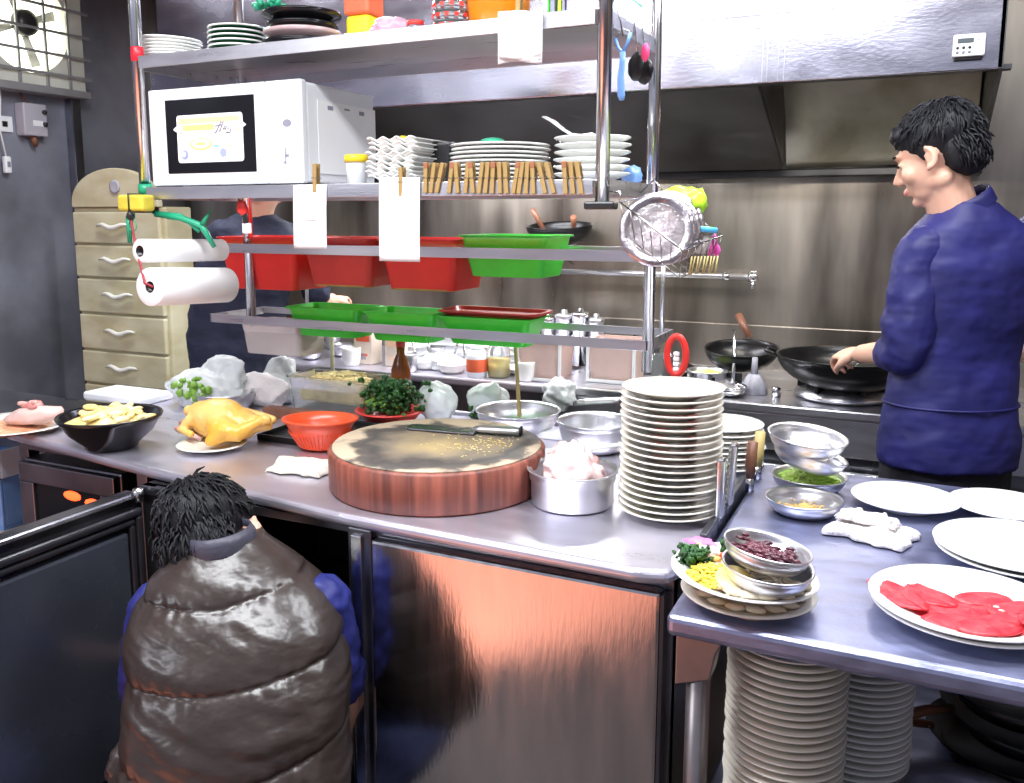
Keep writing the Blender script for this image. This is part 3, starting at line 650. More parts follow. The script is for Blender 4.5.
# food plates at the table corner with two bowls on top
p = at(748, 590, TZ+.02)
fp1 = single('oval_dish', lathe(plate_prof(.103, .022), 56), M['creamceramic'], 'lower white dish of pale slices at the table corner', 'plate', (p.x, p.y, TZ+.0005))
fd1 = single('pale_slices', mound(.078, .012, amp=.2)+gsum([ico((.07*math.cos(a), .07*math.sin(a), .012), (.016, .01, .004), 2, .3, seed=i).r('Z', 0) for i, a in enumerate([k*.42 for k in range(15)])]), M['squid'], 'pale yellow slices spread on the lower dish at the table corner', 'food', (p.x, p.y, TZ+.008), None, 'stuff')
p2 = Vector((p.x-.008, p.y-.004, TZ+.029))
fp2 = single('shallow_dish', lathe(plate_prof(.112, .024), 56), M['ceramic'], 'upper white dish of garnished seafood and noodles at the table corner', 'plate', p2, rot=(0, R(3), 0))
fd2 = single('seafood_and_noodles', strips(.088, .016, 150, .05, .0032, seed=11)+gsum([ico((x, y, .013), (.018, .012, .006), 2, .25, seed=i) for i, (x, y) in enumerate([(.02+.065*math.cos(k*.36-2.6), -.01+.068*math.sin(k*.36-2.6)) for k in range(12)])]), M['squid'], 'pale seafood slices and strips on the upper corner dish', 'food', p2+Vector((0, 0, .007)), None, 'stuff')
sh = single('yellow_shreds', strips(.042, .018, 150, .035, .0022, seed=12), M['yolk'], 'heap of bright yellow shreds on the upper corner dish', 'food', p2+Vector((-.038, -.035, .012)), None, 'stuff')
single('lemon_slice', lathe([(0, 0), (.026, 0), (.0275, .002), (.026, .004), (0, .004)], 28), M['tofu'], 'pale yellow round slice lying on the seafood of the corner dish', 'food', p2+Vector((-.005, -.052, .028)), rot=(.35, .1, 0))
g = gsum([ico((random.gauss(0, .012), random.gauss(0, .010), random.uniform(.0, .026)), random.uniform(.0022, .005), 2, .9, 12, i) for i in range(230)])
single('parsley_sprig', g, M['leaf'], 'curly dark green parsley sprig at the left rim of the corner dish', 'garnish', p2+Vector((-.078, -.002, .020)))
single('leafy_garnish', gsum([ico((random.gauss(0, .007), random.gauss(0, .006), random.uniform(0, .014)), random.uniform(.003, .006), 2, .7, 12, i+50) for i in range(45)]), M['leaf'], 'small green leaf tuft between the orchid and the stacked bowls', 'garnish', p2+Vector((-.036, .072, .024)))
for i, (x, y, c_) in enumerate(((-.035, .03, 'orangered'), (-.022, .018, 'orangered'), (-.045, .012, 'crumb'), (-.012, .005, 'redprint'))):
    single('carrot_piece', ico((0, 0, 0), (.009, .006, .005), 2, .3, seed=i), M[c_], 'small %s cube of carrot beside the yellow shreds' % ('bright orange', 'reddish orange', 'golden', 'red')[i], 'food', p2+Vector((x, y, .03)))
t = thing('orchid_flower', 'magenta and white orchid flower garnish on the corner dish', 'flower', p2+Vector((-.080, .050, .030)))
for k, (a, m) in enumerate(((175, 'orchid'), (110, 'orchid'), (60, 'orchid'), (5, 'orchid'), (-70, 'ceramic'))):
    g = grid(lambda u, v: ((u)*.03, (v-.5)*.022*math.sin(PI*min(1, u*.9+.08)), .006*math.sin(u*3)+.002*nz(u*4, v*4, k)), 10, 6).r('Y', -12).r('Z', a)
    mesh_obj('petal', g, M[m], t, solid=.0008)
mesh_obj('column', ico((0, 0, .003), (.005, .004, .005), 2), M['yolk'], t)
b6 = alu_bowl(766, 563, TZ+.05, .064, .032, 'dented aluminium bowl, lower of two resting on the corner dish', (2, 5), lip=.003)
b6.location.z = TZ+.047
q = b6.location+Vector((-.004, .004, .030))
b7 = single('aluminium_bowl', lathe(bowl_prof(.063, .028, .6, .0025, .002), 56), M['alu'], 'aluminium bowl of dark red slices, upper of two on the corner dish', 'bowl', q, rot=(R(-3), R(9), 0))
fill(b7, 'dark_red_slices', mound(.050, .01, amp=.3)+gsum([ico((random.gauss(0, .020), random.gauss(0, .018), .011), (.009, .004, .003), 1, .4, seed=i).r('Z', random.uniform(-12, 12)) for i in range(110)]), 'bean', 'dark red sliced food in the upper bowl at the table corner', dz=.012)

# knife rack between worktop and table with two steel handled blades
p = at(722, 545, TZ)
t = thing('knife_rack', 'narrow steel knife rack in the gap between worktop and table', 'rack', (-.3285, 1.72, .83))
mesh_obj('channel', box(-.006, .008, -.17, .24, -.06, .045, .002), M['darksteel'], t)
mesh_obj('brass_bolt', lathe([(0, 0), (.008, 0), (.008, .01), (0, .012)], 6).r('X', 90).t(0, -.17, .03), M['brownwood'], t)
for i, (px, py, hh, lb) in enumerate(((726, 500, .075, 'steel knife handle standing upright beside the tall plate stack, left of two'), (737, 487, .085, 'steel knife handle standing upright beside the plate stack, right of two'))):
    a = at(px, (527, 514)[i], CZ+.0)
    k = thing('steel_knife', lb, 'knife', (-.321, a.y, .872))
    mesh_obj('handle', gsum([box(-.008, .008, -.014, .014, 0, hh+.045, .006, 3)]).r('Y', 3*i), M['chrome'], k)
    mesh_obj('blade', box(-.0012, .0012, -.02, .02, -.08, .001), M['knifesteel'], k)
for i, (px, py, lb, m_) in enumerate(((765, 466, 'brown wooden handle standing behind the pile of bowls, nearer of two', 'brownwood'), (763, 438, 'pale wooden handle standing behind the pile of bowls, farther of two', 'stickwood'))):
    a = at(px, py+18, CZ); a.y = min(a.y, 2.06)
    k = thing('wooden_handled_ladle', lb, 'ladle', (-.305+.0*i, 2.0-.1+.1*i, .858))
    mesh_obj('handle', tube([(0, 0, .03), (0, 0, .06), (.002, .004, .11)], [.009, .012, .011], 12), M[m_], k)
    mesh_obj('ferrule', tube([(0, 0, -.0), (0, 0, .032)], .009, 12), M['chrome'], k)

# ------------------------------------------------------------------ chopping board and cleaver
bc = at(438, 470, CZ+.04); BR = .238; BH = .092
a1, a2 = at(327, 462, CZ+.072), at(547, 462, CZ+.072)
bc = Vector(((a1.x+a2.x)/2-.012, (a1.y+a2.y)/2+.0, CZ)); bc = Vector((-.955, 1.675, CZ))
BR = (a2-a1).length/2*1.02
t = thing('chopping_board', 'thick round chopping block of red-brown wood, worn grey on top', 'chopping board', bc)
mesh_obj('block', lathe([(0, 0), (BR-.006, 0), (BR, .006), (BR+.001, BH-.008), (BR-.004, BH-.003), (BR-.006, BH-.002), (0, BH-.002)], 96), M['boardside'], t)
mesh_obj('cutting_surface', lathe([(0, BH-.0019), (BR-.007, BH-.0019), (BR-.010, BH+.0015), (BR*.6, BH-.0005), (0, BH-.001)], 96), M['boardtop'], t)
# yellowish shavings on the board
single('board_scraps', gsum([ico((random.gauss(.09, .05), random.gauss(.02, .05), 0), (random.uniform(.001, .004), random.uniform(.001, .003), .0009), 1, .3, seed=i) for i in range(130)]), M['tofu'], 'pale yellow food scraps scattered on the right side of the block', 'scraps', bc+Vector((0, 0, BH+.0008)), None, 'stuff')
p1, p2_, p3 = at(408, 428, CZ+BH), at(470, 432, CZ+BH), at(521, 436, CZ+BH)
d = (p3-p1); Lk = d.length; ang = math.atan2(d.y, d.x)
t = thing('cleaver', 'flat steel cleaver with steel handle lying on the chopping block', 'knife', (p1.x, p1.y, CZ+BH+.002)); t.rotation_euler = (0, 0, ang)
mesh_obj('blade', prism([(0, -.012), (.01, -.022), (Lk*.62, -.03), (Lk*.62, .02), (.012, .028), (0, .022)], 0, .003, .0008), M['knifesteel'], t)
mesh_obj('handle', loft([[(x, -.004+ry*math.cos(k*PI/6), .010+rz_*math.sin(k*PI/6)) for k in range(12)] for (x, ry, rz_) in ((Lk*.60, .012, .004), (Lk*.66, .015, .009), (Lk*.8, .016, .0095), (Lk*.96, .015, .0095), (Lk*1.0, .012, .008))]), M['alu'], t)
mesh_obj('end_cap', lathe([(0, 0), (.012, 0), (.013, .004), (.0, .006)], 16).r('Y', 90).t(Lk*1.0-.001, -.004, .010), M['iron'], t)

# flour cloth left of the board
towel('flour_cloth', 304, 470, CZ, .15, .10, 6, 'crumpled cream cloth lying at the left foot of the chopping block', 'cream', 5, .022)

# ------------------------------------------------------------------ left half of the worktop
# black bowl
p = at(112, 447, CZ); bm_ = thing('black_serving_bowl', 'black glazed bowl heaped with pale yellow slices, at the left end', 'bowl', (p.x, p.y, CZ))
RB = m_of(50, p)
mesh_obj('bowl_body', lathe([(0, 0), (RB*.46, 0), (RB*.5, .004), (RB*.52, .012), (RB*.80, .045), (RB*.93, .073), (RB*.97, .078), (RB, .086), (RB*.985, .089), (RB*.93, .084), (RB*.75, .052), (RB*.4, .018), (0, .016)], 64), M['blackglaze'], bm_)
rnd = random.Random(5)
single('yellow_slices', mound(RB*.86, .028, amp=.3)+gsum([ico((0, 0, 0), (.026, .012, .007), 2, .2, seed=i).r('X', rnd.uniform(-25, 25)).r('Z', rnd.uniform(0, 360)).t(rnd.gauss(0, .038), rnd.gauss(0, .034), rnd.uniform(.018, .034)) for i in range(46)]), M['tofu'], 'pale yellow slices heaped in the black bowl', 'food', (p.x, p.y, CZ+.066), None, 'stuff')
# meat plate at the left edge
p = at(14, 426, CZ+.01)
single('meat_platter', lathe(plate_prof(.155, .02), 56), M['creamceramic'], 'white platter of meat at the far left edge', 'plate', (p.x, p.y, CZ+.0005))
single('minced_meat', mound(.12, .012, amp=.5, fr=12), M['bacon'], 'orange-brown layer of minced meat on the left platter', 'food', (p.x, p.y, CZ+.006), None, 'stuff')
single('pale_meat_piece', ico((0, 0, 0), (.085, .038, .026), 3, .18, 4, 3), M['pinkmeat'], 'pale pink slab of meat on the platter at the left edge', 'meat', (p.x+.075, p.y+.01, CZ+.046), rot=(0, R(-8), R(18)))
single('dark_meat_piece', gsum([ico((random.gauss(0, .018), random.gauss(0, .014), random.uniform(-.004, .008)), (.018, .011, .007), 2, .3, seed=i) for i in range(12)]), M['meat'], 'dark red sliced meat on top of the pale slab at left', 'meat', (p.x+.055, p.y+.022, CZ+.068))
p = at(5, 400, CZ+.01)
# steel bowl and cloth behind the chicken
p = at(205, 418, CZ); RS = .085
single('steel_bowl', lathe(bowl_prof(RS, .06, .5, .002, .003), 48), M['steel'], 'steel mixing bowl behind the yellow chicken', 'bowl', (p.x, p.y+.09, CZ))
def crumple(name, px, py, z, r, label, m, seed, amp=.2, cat='bag', Y=None, sub=4, fr=3, solid=0, rot=None):
    p = at(px, py, z)
    o = single(name, ico((0, 0, r[2]*.8), r, sub, amp, fr, seed, flat=.001), M[m], label, cat, (p.x, p.y, z+.0005)); return o
crumple('white_cloth_bundle', 262, 405, CZ, (.10, .05, .055), 'crumpled white cloth bundle just behind the chicken', 'cloth', 3, .3, 'cloth')
# vegetable bag
p = at(172, 415, CZ)
t = thing('vegetable_bag', 'open thin plastic bag of green vegetables behind the black bowl', 'bag', (p.x+.0, p.y+.14, CZ))
mesh_obj('bag_film', ico((0, 0, .05), (.13, .08, .07), 4, .22, 3, 21, flat=.002)+ico((.05, .03, .085), (.085, .045, .075), 4, .28, 3, 5), M['bag'], t)
mesh_obj('greens', gsum([ico((random.gauss(.01, .03), random.gauss(-.07, .01), random.uniform(.03, .1)), random.uniform(.006, .013), 2, .6, 9, i) for i in range(50)]), M['stem'], t)
single('foam_tray', box(-.13, .13, -.07, .07, 0, .028, .008), M['whiteplastic'], 'low grey-white foam tray between the platter and the bag', 'tray', (at(118, 398, CZ).x+.05, 2.03, CZ))

# chicken on its plate
p = at(212, 445, CZ+.01)
single('white_plate', lathe(plate_prof(.088, .016), 56), M['creamceramic'], 'white plate under the yellow boiled chicken', 'plate', (p.x, p.y, CZ+.0005))
p = at(222, 440, CZ+.01); k = .98
t = thing('boiled_chicken', 'whole yellow boiled chicken lying on a white plate', 'chicken', (p.x+.005, p.y, CZ+.012)); t.rotation_euler = (0, 0, R(8))
def limb(pts, rr, n=14): 
    g = tube(pts, rr, n); return g+ico(pts[0], rr[0], 2)+ico(pts[-1], rr[-1], 2)
body = ico((-.01, 0, .055), (.088, .058, .054), 4, .05, 3, 2)+ico((.045, 0, .045), (.06, .05, .043), 4)+ico((-.055, .0, .065), (.045, .042, .036), 4)
body += limb([(.02, -.05, .05), (.055, -.075, .035), (.02, -.082, .018)], [.03, .026, .015])+limb([(.03, .045, .05), (.08, .06, .045), (.12, .05, .05)], [.03, .022, .012])
body += limb([(.03, -.055, .045), (.09, -.062, .038), (.125, -.03, .062)], [.034, .022, .011])+ico((.14, -.02, .068), (.02, .014, .014), 3, .2)
body += limb([(-.07, -.035, .055), (-.09, -.05, .03), (-.055, -.06, .025)], [.018, .014, .010])+ico((-.098, 0, .07), (.018, .02, .016), 3, .2)+limb([(.1, 0, .05), (.135, .005, .045)], [.025, .012])
mesh_obj('carcass', body, M['chicken'], t, remesh=.0035, smooth=4)
mesh_obj('neck_stump', ico((-.10, -.015, .04), (.02, .018, .012), 2, .5, 7)+ico((-.112, -.02, .024), (.024, .016, .011), 2, .5, 7, 4), M['meat'], t)
single('giblets', ico((0, 0, 0), (.026, .016, .012), 3, .5, 8, 2)+ico((.02, -.012, -.002), (.02, .012, .01), 3, .5, 8, 5), M['pinkmeat'], 'small pink giblets on the plate at the chicken\'s neck end', 'meat', (p.x-.075, p.y-.022, CZ+.022))

# dark tray with the orange-red basket
p = at(318, 446, CZ)
t = thing('dark_tray', 'flat black tray with red inside, under the orange-red basket', 'tray', (p.x+.01, p.y+.09, CZ))
mesh_obj('tray_base', box(-.19, .15, -.105, .13, 0, .006, .002)+box(-.195, -.188, -.105, .13, 0, .018, .002)+box(.148, .155, -.105, .13, 0, .018, .002)+box(-.195, .155, -.112, -.105, 0, .018, .002)+box(-.195, .155, .13, .137, 0, .018, .002), M['iron'], t)
def rrect(w, d, r, z, n=6):
    o = []
    for (cx, cy, a0) in ((w/2-r, d/2-r, 0), (-w/2+r, d/2-r, 90), (-w/2+r, -d/2+r, 180), (w/2-r, -d/2+r, 270)):
        for k in range(n+1):
            a = R(a0+90*k/n); o.append((cx+r*math.cos(a), cy+r*math.sin(a), z))
    return o
def tray(w, d, h, tp=.03, rim=.012, th=.003, r=.025):
    rings = [rrect(w-2*tp, d-2*tp, r, 0), rrect(w-2*tp+.004, d-2*tp+.004, r, .002), rrect(w-.006, d-.006, r, h-.006), rrect(w, d, r, h-.005), rrect(w+2*rim, d+2*rim, r+rim, h-.005), rrect(w+2*rim, d+2*rim, r+rim, h), rrect(w-th, d-th, r, h), rrect(w-2*tp-th, d-2*tp-th, r, th+.002)]
    return loft(rings, True, False)
def basket(w, d, h, r):
    return tray(w, d, h, .022, .006, .004, r)
a = at(315, 447, CZ+.012); wb = m_of(78, a)*.96
t = thing('orange_basket', 'orange-red ribbed plastic basket in front of the parsley', 'basket', (a.x, a.y+.025, CZ+.0065)); t.rotation_euler = (0, 0, R(20))
g = lathe([(0, 0), (.05, 0), (.056, .004), (.084, .055), (.092, .070), (.099, .072), (.099, .077), (.089, .077), (.080, .056), (.052, .008), (0, .005)], 60, squash=.78)
mesh_obj('basket_body', g, M['orangered'], t)
mesh_obj('ribs', gsum([tube([((.0565+.026*s/4)*math.cos(q), (.0565+.026*s/4)*.78*math.sin(q), .004+.041*s/4) for s in range(5)], .0013, 5) for q in [2*PI*k/44 for k in range(44)]]), M['orangered'], t)
a = at(381, 426, CZ)
t = thing('red_basin', 'red plastic basin piled with dark green parsley behind the block', 'basin', (a.x, a.y+.05, CZ))
mesh_obj('basin_body', lathe([(0, 0), (.065, 0), (.095, .035), (.102, .036), (.102, .040), (.092, .040), (.063, .005), (0, .004)], 48), M['redold'], t)
rnd = random.Random(3)
def sprig(n, sx, sy, z0, z1, s0, s1, seed):
    rr = random.Random(seed); return gsum([ico((rr.gauss(0, sx), rr.gauss(0, sy), rr.uniform(z0, z1)), rr.uniform(s0, s1), 2, .8, 11, i+seed) for i in range(n)])
t = thing('parsley_pile', 'pile of curly dark green parsley in the red basin', 'parsley', (a.x, a.y+.05, CZ+.035))
mesh_obj('leaves', sprig(520, .040, .028, .0, .085, .004, .009, 77), M['leaf'], t)
rr = random.Random(9)
mesh_obj('stems', gsum([tube([(rr.uniform(-.06, .06), rr.uniform(-.06, -.02), rr.uniform(.015, .03)), (rr.uniform(-.03, .03), -.02, .045), (rr.uniform(-.05, .05), .0, .06)], .0025, 6) for i in range(14)]), M['stem'], t)
# clear box with noodles and its bag
BXC = atY(343, 400, 2.185).x
t = thing('clear_food_box', 'clear plastic box of pale noodles behind the parsley', 'box', (BXC, 2.185, CZ))
mesh_obj('box_body', tray(.31, .16, .115, .012, .006, .002, .02), M['clear'], t)
single('box_noodles', strips(.09, .045, 260, .07, .003, seed=6).s(1.4, .74, 1)+mound(.092, .04).s(1.4, .75, 1)+box(-.12, .12, -.06, .06, -.04, .004, .01), M['noodle'], 'tangled pale noodles in the clear box', 'noodles', (BXC, 2.185, CZ+.075), None, 'stuff')
a = at(283, 402, CZ)
crumple('clear_bag', 283, 402, CZ, (.07, .05, .075), 'crumpled clear plastic bag at the left end of the noodle box', 'bag', 31, .3)
single('brown_tray', box(-.13, .13, -.02, .02, 0, .03, .004), M['brownwood'], 'dark red-brown wooden block between tray and noodle box', 'tray', (at(325, 412, CZ).x, 2.04, CZ))
crumple('tied_bag', 438, 420, CZ, (.062, .045, .062), 'round tied white plastic bag just behind the chopping block', 'bag', 8, .22)
a = at(484, 419, CZ)
t = thing('herb_bag', 'white plastic bag with dark greens, right of the round bag', 'bag', (a.x, a.y+.03, CZ))
mesh_obj('bag_film', ico((0, 0, .045), (.066, .045, .062), 4, .2, 3, 14, flat=.001), M['bag'], t)
mesh_obj('greens', sprig(30, .02, .006, .01, .035, .006, .01, 40).t(.005, -.046, 0), M['leaf'], t)
a = at(522, 432, CZ)
single('mixing_bowl', lathe(bowl_prof(m_of(41, a), .062, .5, .002, .004), 56), M['steel'], 'shiny steel mixing bowl behind the right side of the block', 'bowl', (a.x-.01, a.y-.005, CZ))
# aluminium pot with meat bag
a = at(572, 503, CZ)
t = thing('aluminium_pot', 'round aluminium pot with a stepped rim beside the chopping block', 'pot', (a.x, a.y, CZ))
RP = m_of(41, a)
mesh_obj('pot_body', lathe([(0, 0), (RP-.006, 0), (RP, .006), (RP, .050), (RP+.004, .056), (RP+.004, .070), (RP+.009, .074), (RP+.0095, .077), (RP+.008, .078), (RP+.002, .072), (RP-.002, .055), (RP-.003, .006), (0, .004)], 64), M['alu'], t)
single('minced_meat_bag', ico((0, 0, .0), (.066, .058, .05), 4, .28, 5, 12)+ico((-.012, .01, .03), (.04, .032, .038), 4, .35, 6, 6), mat('pink_meat_in_clear_film', (.86, .66, .64), .3, 0, .2, 16, .4, 30, col2=(.80, .50, .48), coat=.4), 'lump of pale pink minced meat in clear film filling the pot', 'meat', (a.x, a.y, CZ+.062))
single('white_spatula', gsum([box(-.09, .02, -.007, .007, -.003, .003, .002), box(.02, .07, -.014, .014, -.003, .003, .002)]), M['whiteplastic'], 'flat white spatula handle sticking out of the minced meat', 'spatula', (a.x+.06, a.y+.06, CZ+.115), rot=(0, R(-8), R(28)))
a = at(600, 448, CZ)
single('steel_basin', lathe(bowl_prof(m_of(37, a), .075, .6, .002, .004), 56), M['alu'], 'matt aluminium basin behind the pot, left of the tall plate stack', 'bowl', (a.x-.005, a.y-.02, CZ))
single('scrap_tray', box(-.05, .05, -.025, .025, 0, .02, .004), M['whiteplastic'], 'small white plastic tray behind the block and the steel bowl', 'tray', (at(565, 432, CZ).x, 2.16, CZ))

# ------------------------------------------------------------------ microwave and the lower rack shelf
YM = 1.728
a, b = atY(153, 189, YM), atY(304, 188, YM); zt = S2+.248
t = thing('microwave_oven', 'white microwave oven with a sticker on its dark window, on the rack', 'microwave', (a.x, YM, S2+.001))
W_ = b.x-a.x; H2 = zt-S2-.002; DM = .31
mesh_obj('body', box(0.002, W_-.002, .022, DM, .006, H2-.004, .006), M['mwwhite'], t)
for x in (.04, W_-.04):
    for y in (.05, DM-.04): mesh_obj('foot', lathe([(0, 0), (.012, 0), (.012, .007), (0, .007)], 12).t(x, y, 0), M['blackplastic'], t)
p0, p1 = atY(165, 104, YM), atY(257, 172, YM)
dr = mesh_obj('door', box(0, p1.x-a.x+.03, 0, .022, .004, H2, .005), M['mwwhite'], t)
mesh_obj('control_panel', box(p1.x-a.x+.032, W_, 0, .022, .004, H2, .005), M['mwwhite'], t)
wi = mesh_obj('window', box(p0.x-a.x, p1.x-a.x, -.002, .004, p1.z-S2, H2-.028, .002), M['blackglass'], dr)
# sticker
s0, s1 = atY(177, 116, YM), atY(245, 161, YM); sx, sz = s1.x-s0.x, s0.z-s1.z
def flatrect(x0, x1, z0, z1, y, th=.0005, r=.0):
    if not r: return box(x0, x1, y-th, y, z0, z1)
    pts = [(q[0]+(x0+x1)/2, q[1]+(z0+z1)/2) for q in rrect(x1-x0, z1-z0, r, 0, 4)]
    return prism(pts, y-th, y).m(Matrix(((1, 0, 0, 0), (0, 0, 1, 0), (0, 1, 0, 0), (0, 0, 0, 1))))
def disc(cx, cz, rx, rz, y, th=.0005, n=24): 
    return prism([(cx+rx*math.cos(2*PI*k/n), cz+rz*math.sin(2*PI*k/n)) for k in range(n)], y-th, y).m(Matrix(((1, 0, 0, 0), (0, 0, 1, 0), (0, 1, 0, 0), (0, 0, 0, 1))))
sk = single('sticker', flatrect(0, sx, 0, sz, 0, .0006, .008), M['paper'], 'rectangular orange, yellow and white sticker on the microwave window', 'sticker', (s0.x, YM-.0022, s1.z))
mesh_obj('orange_band', flatrect(.008, sx-.008, sz*.76, sz-.008, -.0007), M['stkorange'], sk)
mesh_obj('pale_field', flatrect(.008, sx-.008, .008, sz*.6, -.0007), M['stkpale'], sk)
mesh_obj('side_band', flatrect(sx*.9, sx*.95, .02, sz*.9, -.0008, .0003)+flatrect(sx*.05, sx*.08, sz*.3, sz*.9, -.0008, .0003), M['stkorange'], sk)
mesh_obj('ribbon', prism([(-.012, sz*.71), (.004, sz*.63), (sx-.004, sz*.66), (sx+.012, sz*.74), (sx-.004, sz*.83), (.004, sz*.80)], -.0016, -.0012).m(Matrix(((1, 0, 0, 0), (0, 0, 1, 0), (0, 1, 0, 0), (0, 0, 0, 1)))), M['paper'], sk)
mesh_obj('yellow_banner', flatrect(sx*.1, sx*.58, sz*.67, sz*.79, -.0018, .0004), M['stkyel'], sk)
mesh_obj('oval', disc(sx*.37, sz*.38, sx*.17, sz*.13, -.0013), M['stkyel'], sk)
mesh_obj('oval_centre', disc(sx*.37, sz*.39, sx*.135, sz*.095, -.0020, .0004)+disc(sx*.37, sz*.39, .001, .001, -.0024), M['paper'], sk)
mesh_obj('oval_word', flatrect(sx*.30, sx*.44, sz*.36, sz*.42, -.0026, .0003), M['stkyel'], sk)
mesh_obj('turquoise_mark', disc(sx*.6, sz*.33, sx*.045, sz*.025, -.0013), M['stkcyan'], sk)
mesh_obj('orange_mark', disc(sx*.8, sz*.33, sx*.045, sz*.018, -.0013), M['stkorange'], sk)
mesh_obj('round_mark', disc(sx*.11, sz*.17, sx*.055, sz*.10, -.0013)+disc(sx*.70, sz*.19, sx*.05, sz*.09, -.0013), M['stkblue'], sk)
mesh_obj('mark_cutout', disc(sx*.095, sz*.18, sx*.03, sz*.06, -.0020, .0003), M['stkpale'], sk)
# the script word: slanted strokes
def stroke(pts, r=.0011): return tube([(x*sx, -.0026, z*sz) for x, z in pts], r, 5)
mesh_obj('script_word', gsum([stroke([(.57, .62), (.60, .60), (.65, .72), (.69, .83), (.71, .80)]), stroke([(.60, .74), (.70, .76)]), stroke([(.66, .62), (.70, .74), (.73, .84)]), stroke([(.72, .66), (.745, .74)]), stroke([(.745, .66), (.77, .73), (.79, .66), (.81, .73)]), stroke([(.76, .60), (.82, .60), (.84, .74)])]), M['grey'], sk)
# marks on the panel
q = atY(287, 123, YM); q2 = atY(286, 156, YM)
single('smudge_mark', disc(0, 0, .013, .009, 0), M['grey'], 'grey oval logo mark on the microwave control panel', 'mark', (q.x, YM-.0003, q.z))
single('scratch_mark', gsum([flatrect(-.002, .001, -.02, .02, 0), flatrect(-.001, .009, -.002, .004, 0), flatrect(-.006, -.002, -.018, -.012, 0)]), M['grey'], 'grey scratched star-shaped mark low on the microwave control panel', 'mark', (q2.x, YM-.0003, q2.z))
# paper sheet on the right side of the microwave
xs = b.x+.0005
t2 = single('taped_note', box(0, .0015, .06, .31, .03, .205), M['paper'], 'pale note sheet taped on the right side of the microwave', 'paper', (xs, YM, S2+.0))
mesh_obj('print', gsum([box(.0015, .0022, y, y+.022, .185+.006*(i % 2), .195) for i, y in enumerate((.10, .17, .235))]), M['grey'], t2)
# things left and right of the microwave
p = atY(138, 160, 1.99)
single('white_dish', lathe(plate_prof(.075, .02), 40).r('X', 90), M['ceramic'], 'white dish standing on edge behind the left side of the microwave', 'plate', (RX0+.055, 2.055, S2+.077), rot=(R(8), 0, R(20)))
p = atY(356, 186, 1.86)
t = thing('seasoning_tub', 'frosted tub with orange lid right of the microwave', 'tub', (atY(357, 180, 1.78).x, 1.78, S2+.001)); rr_ = .026
mesh_obj('tub_body', lathe([(0, 0), (rr_*.85, 0), (rr_, .05), (rr_, .052), (0, .052)], 32), M['whiteplastic'], t)
mesh_obj('lid', lathe([(0, .052), (rr_+.003, .052), (rr_+.003, .066), (rr_-.002, .07), (0, .07)], 32), M['yelplastic'], t)
single('black_canister', box(-.033, .033, -.04, .04, 0, .095, .005), M['blackplastic'], 'black plastic canister behind the orange-lidded tub', 'canister', (-1.035, 1.87, S2+.001))
single('sauce_jar', lathe([(0, 0), (.02, 0), (.02, .04), (.015, .05), (.015, .06), (0, .06)], 24), M['redold'], 'small dark red jar beside the black canister', 'jar', (-.975, 1.835, S2+.001))
# wavy foam trays
def wavy(w, d, amp_, n=3.5):
    def f(u, v):
        x, y = (u-.5)*w, (v-.5)*d; e = max(abs(u-.5), abs(v-.5))*2
        return (x, y, .012*max(0, (e-.7)/.3)+amp_*math.sin(u*PI*2*n)*(e > .55))
    return grid(f, 30, 16)
x0_ = atY(406, 180, 1.83).x-.01
pr = single('wavy_plate', wavy(.125, .2, .0035), M['ceramic'], 'wavy-edged white plate, topmost of the left pile on the rack', 'plate', (x0_+.03, 1.83, S2+.09), 'wavy plates on the rack', solid=.0025)
for i in range(1, 9): dup(pr, (x0_+.03+random.uniform(-.004, .004), 1.83, S2+.09-.0105*i), (0, 0, random.uniform(-.05, .05)), 'wavy-edged white plate, %s in the left pile on the rack' % from_top(i, 9))
XM, XR = atY(500, 180, 1.86).x, atY(592, 180, 1.88).x
pr = single('white_saucer', lathe(plate_prof(.115, .012), 44), M['ceramic'], 'white plate, topmost of the middle pile on the rack', 'plate', (XM, 1.86, S2+.075), 'plates in the middle of the rack')
for i in range(1, 9): dup(pr, (XM+random.uniform(-.003, .003), 1.86, S2+.075-.0093*i), None, 'white plate, %s in the middle pile on the rack' % from_top(i, 9))
pr = single('shallow_white_bowl', lathe(plate_prof(.085, .02, .5), 44), M['ceramic'], 'white dish, topmost of the right pile on the rack', 'plate', (XR, 1.88, S2+.078), 'dishes at the right end of the rack')
for i in range(1, 6): dup(pr, (XR+random.uniform(-.003, .003), 1.88, S2+.078-.0155*i), None, 'white dish, %s in the right pile on the rack' % from_top(i, 6))
single('porcelain_spoon', loft([[(x, ry*math.cos(k*PI/6), z+.003*math.sin(k*PI/6)) for k in range(12)] for (x, ry, z) in ((-.07, .016, .045), (-.05, .016, .035), (-.02, .011, .014), (.0, .016, .004), (.03, .024, .0), (.05, .008, .003))]), M['ceramic'], 'white porcelain spoon sticking up on the right pile of dishes', 'spoon', (XR-.04, 1.86, S2+.10), rot=(0, 0, R(-10)))
single('yellow_clip', box(-.025, .025, -.008, .008, 0, .008, .003)+box(-.02, -.01, -.008, .008, .008, .012, .002), M['yelplastic'], 'yellow plastic clip on top of the wavy plates', 'clip', (x0_+.02, 1.83, S2+.1025))
single('green_scoop', ico((0, 0, .008), (.03, .018, .009), 3), M['greenrib'], 'dark green scoop lying on the middle pile of plates', 'scoop', (XM-.02, 1.86, S2+.088))
single('blue_bag_bundle', ico((0, 0, .02), (.025, .02, .022), 3, .3, 6), M['blueplastic'], 'small bundle of blue plastic by the right rear post of the rack', 'bag', (-.625, 2.03, S2+.001))

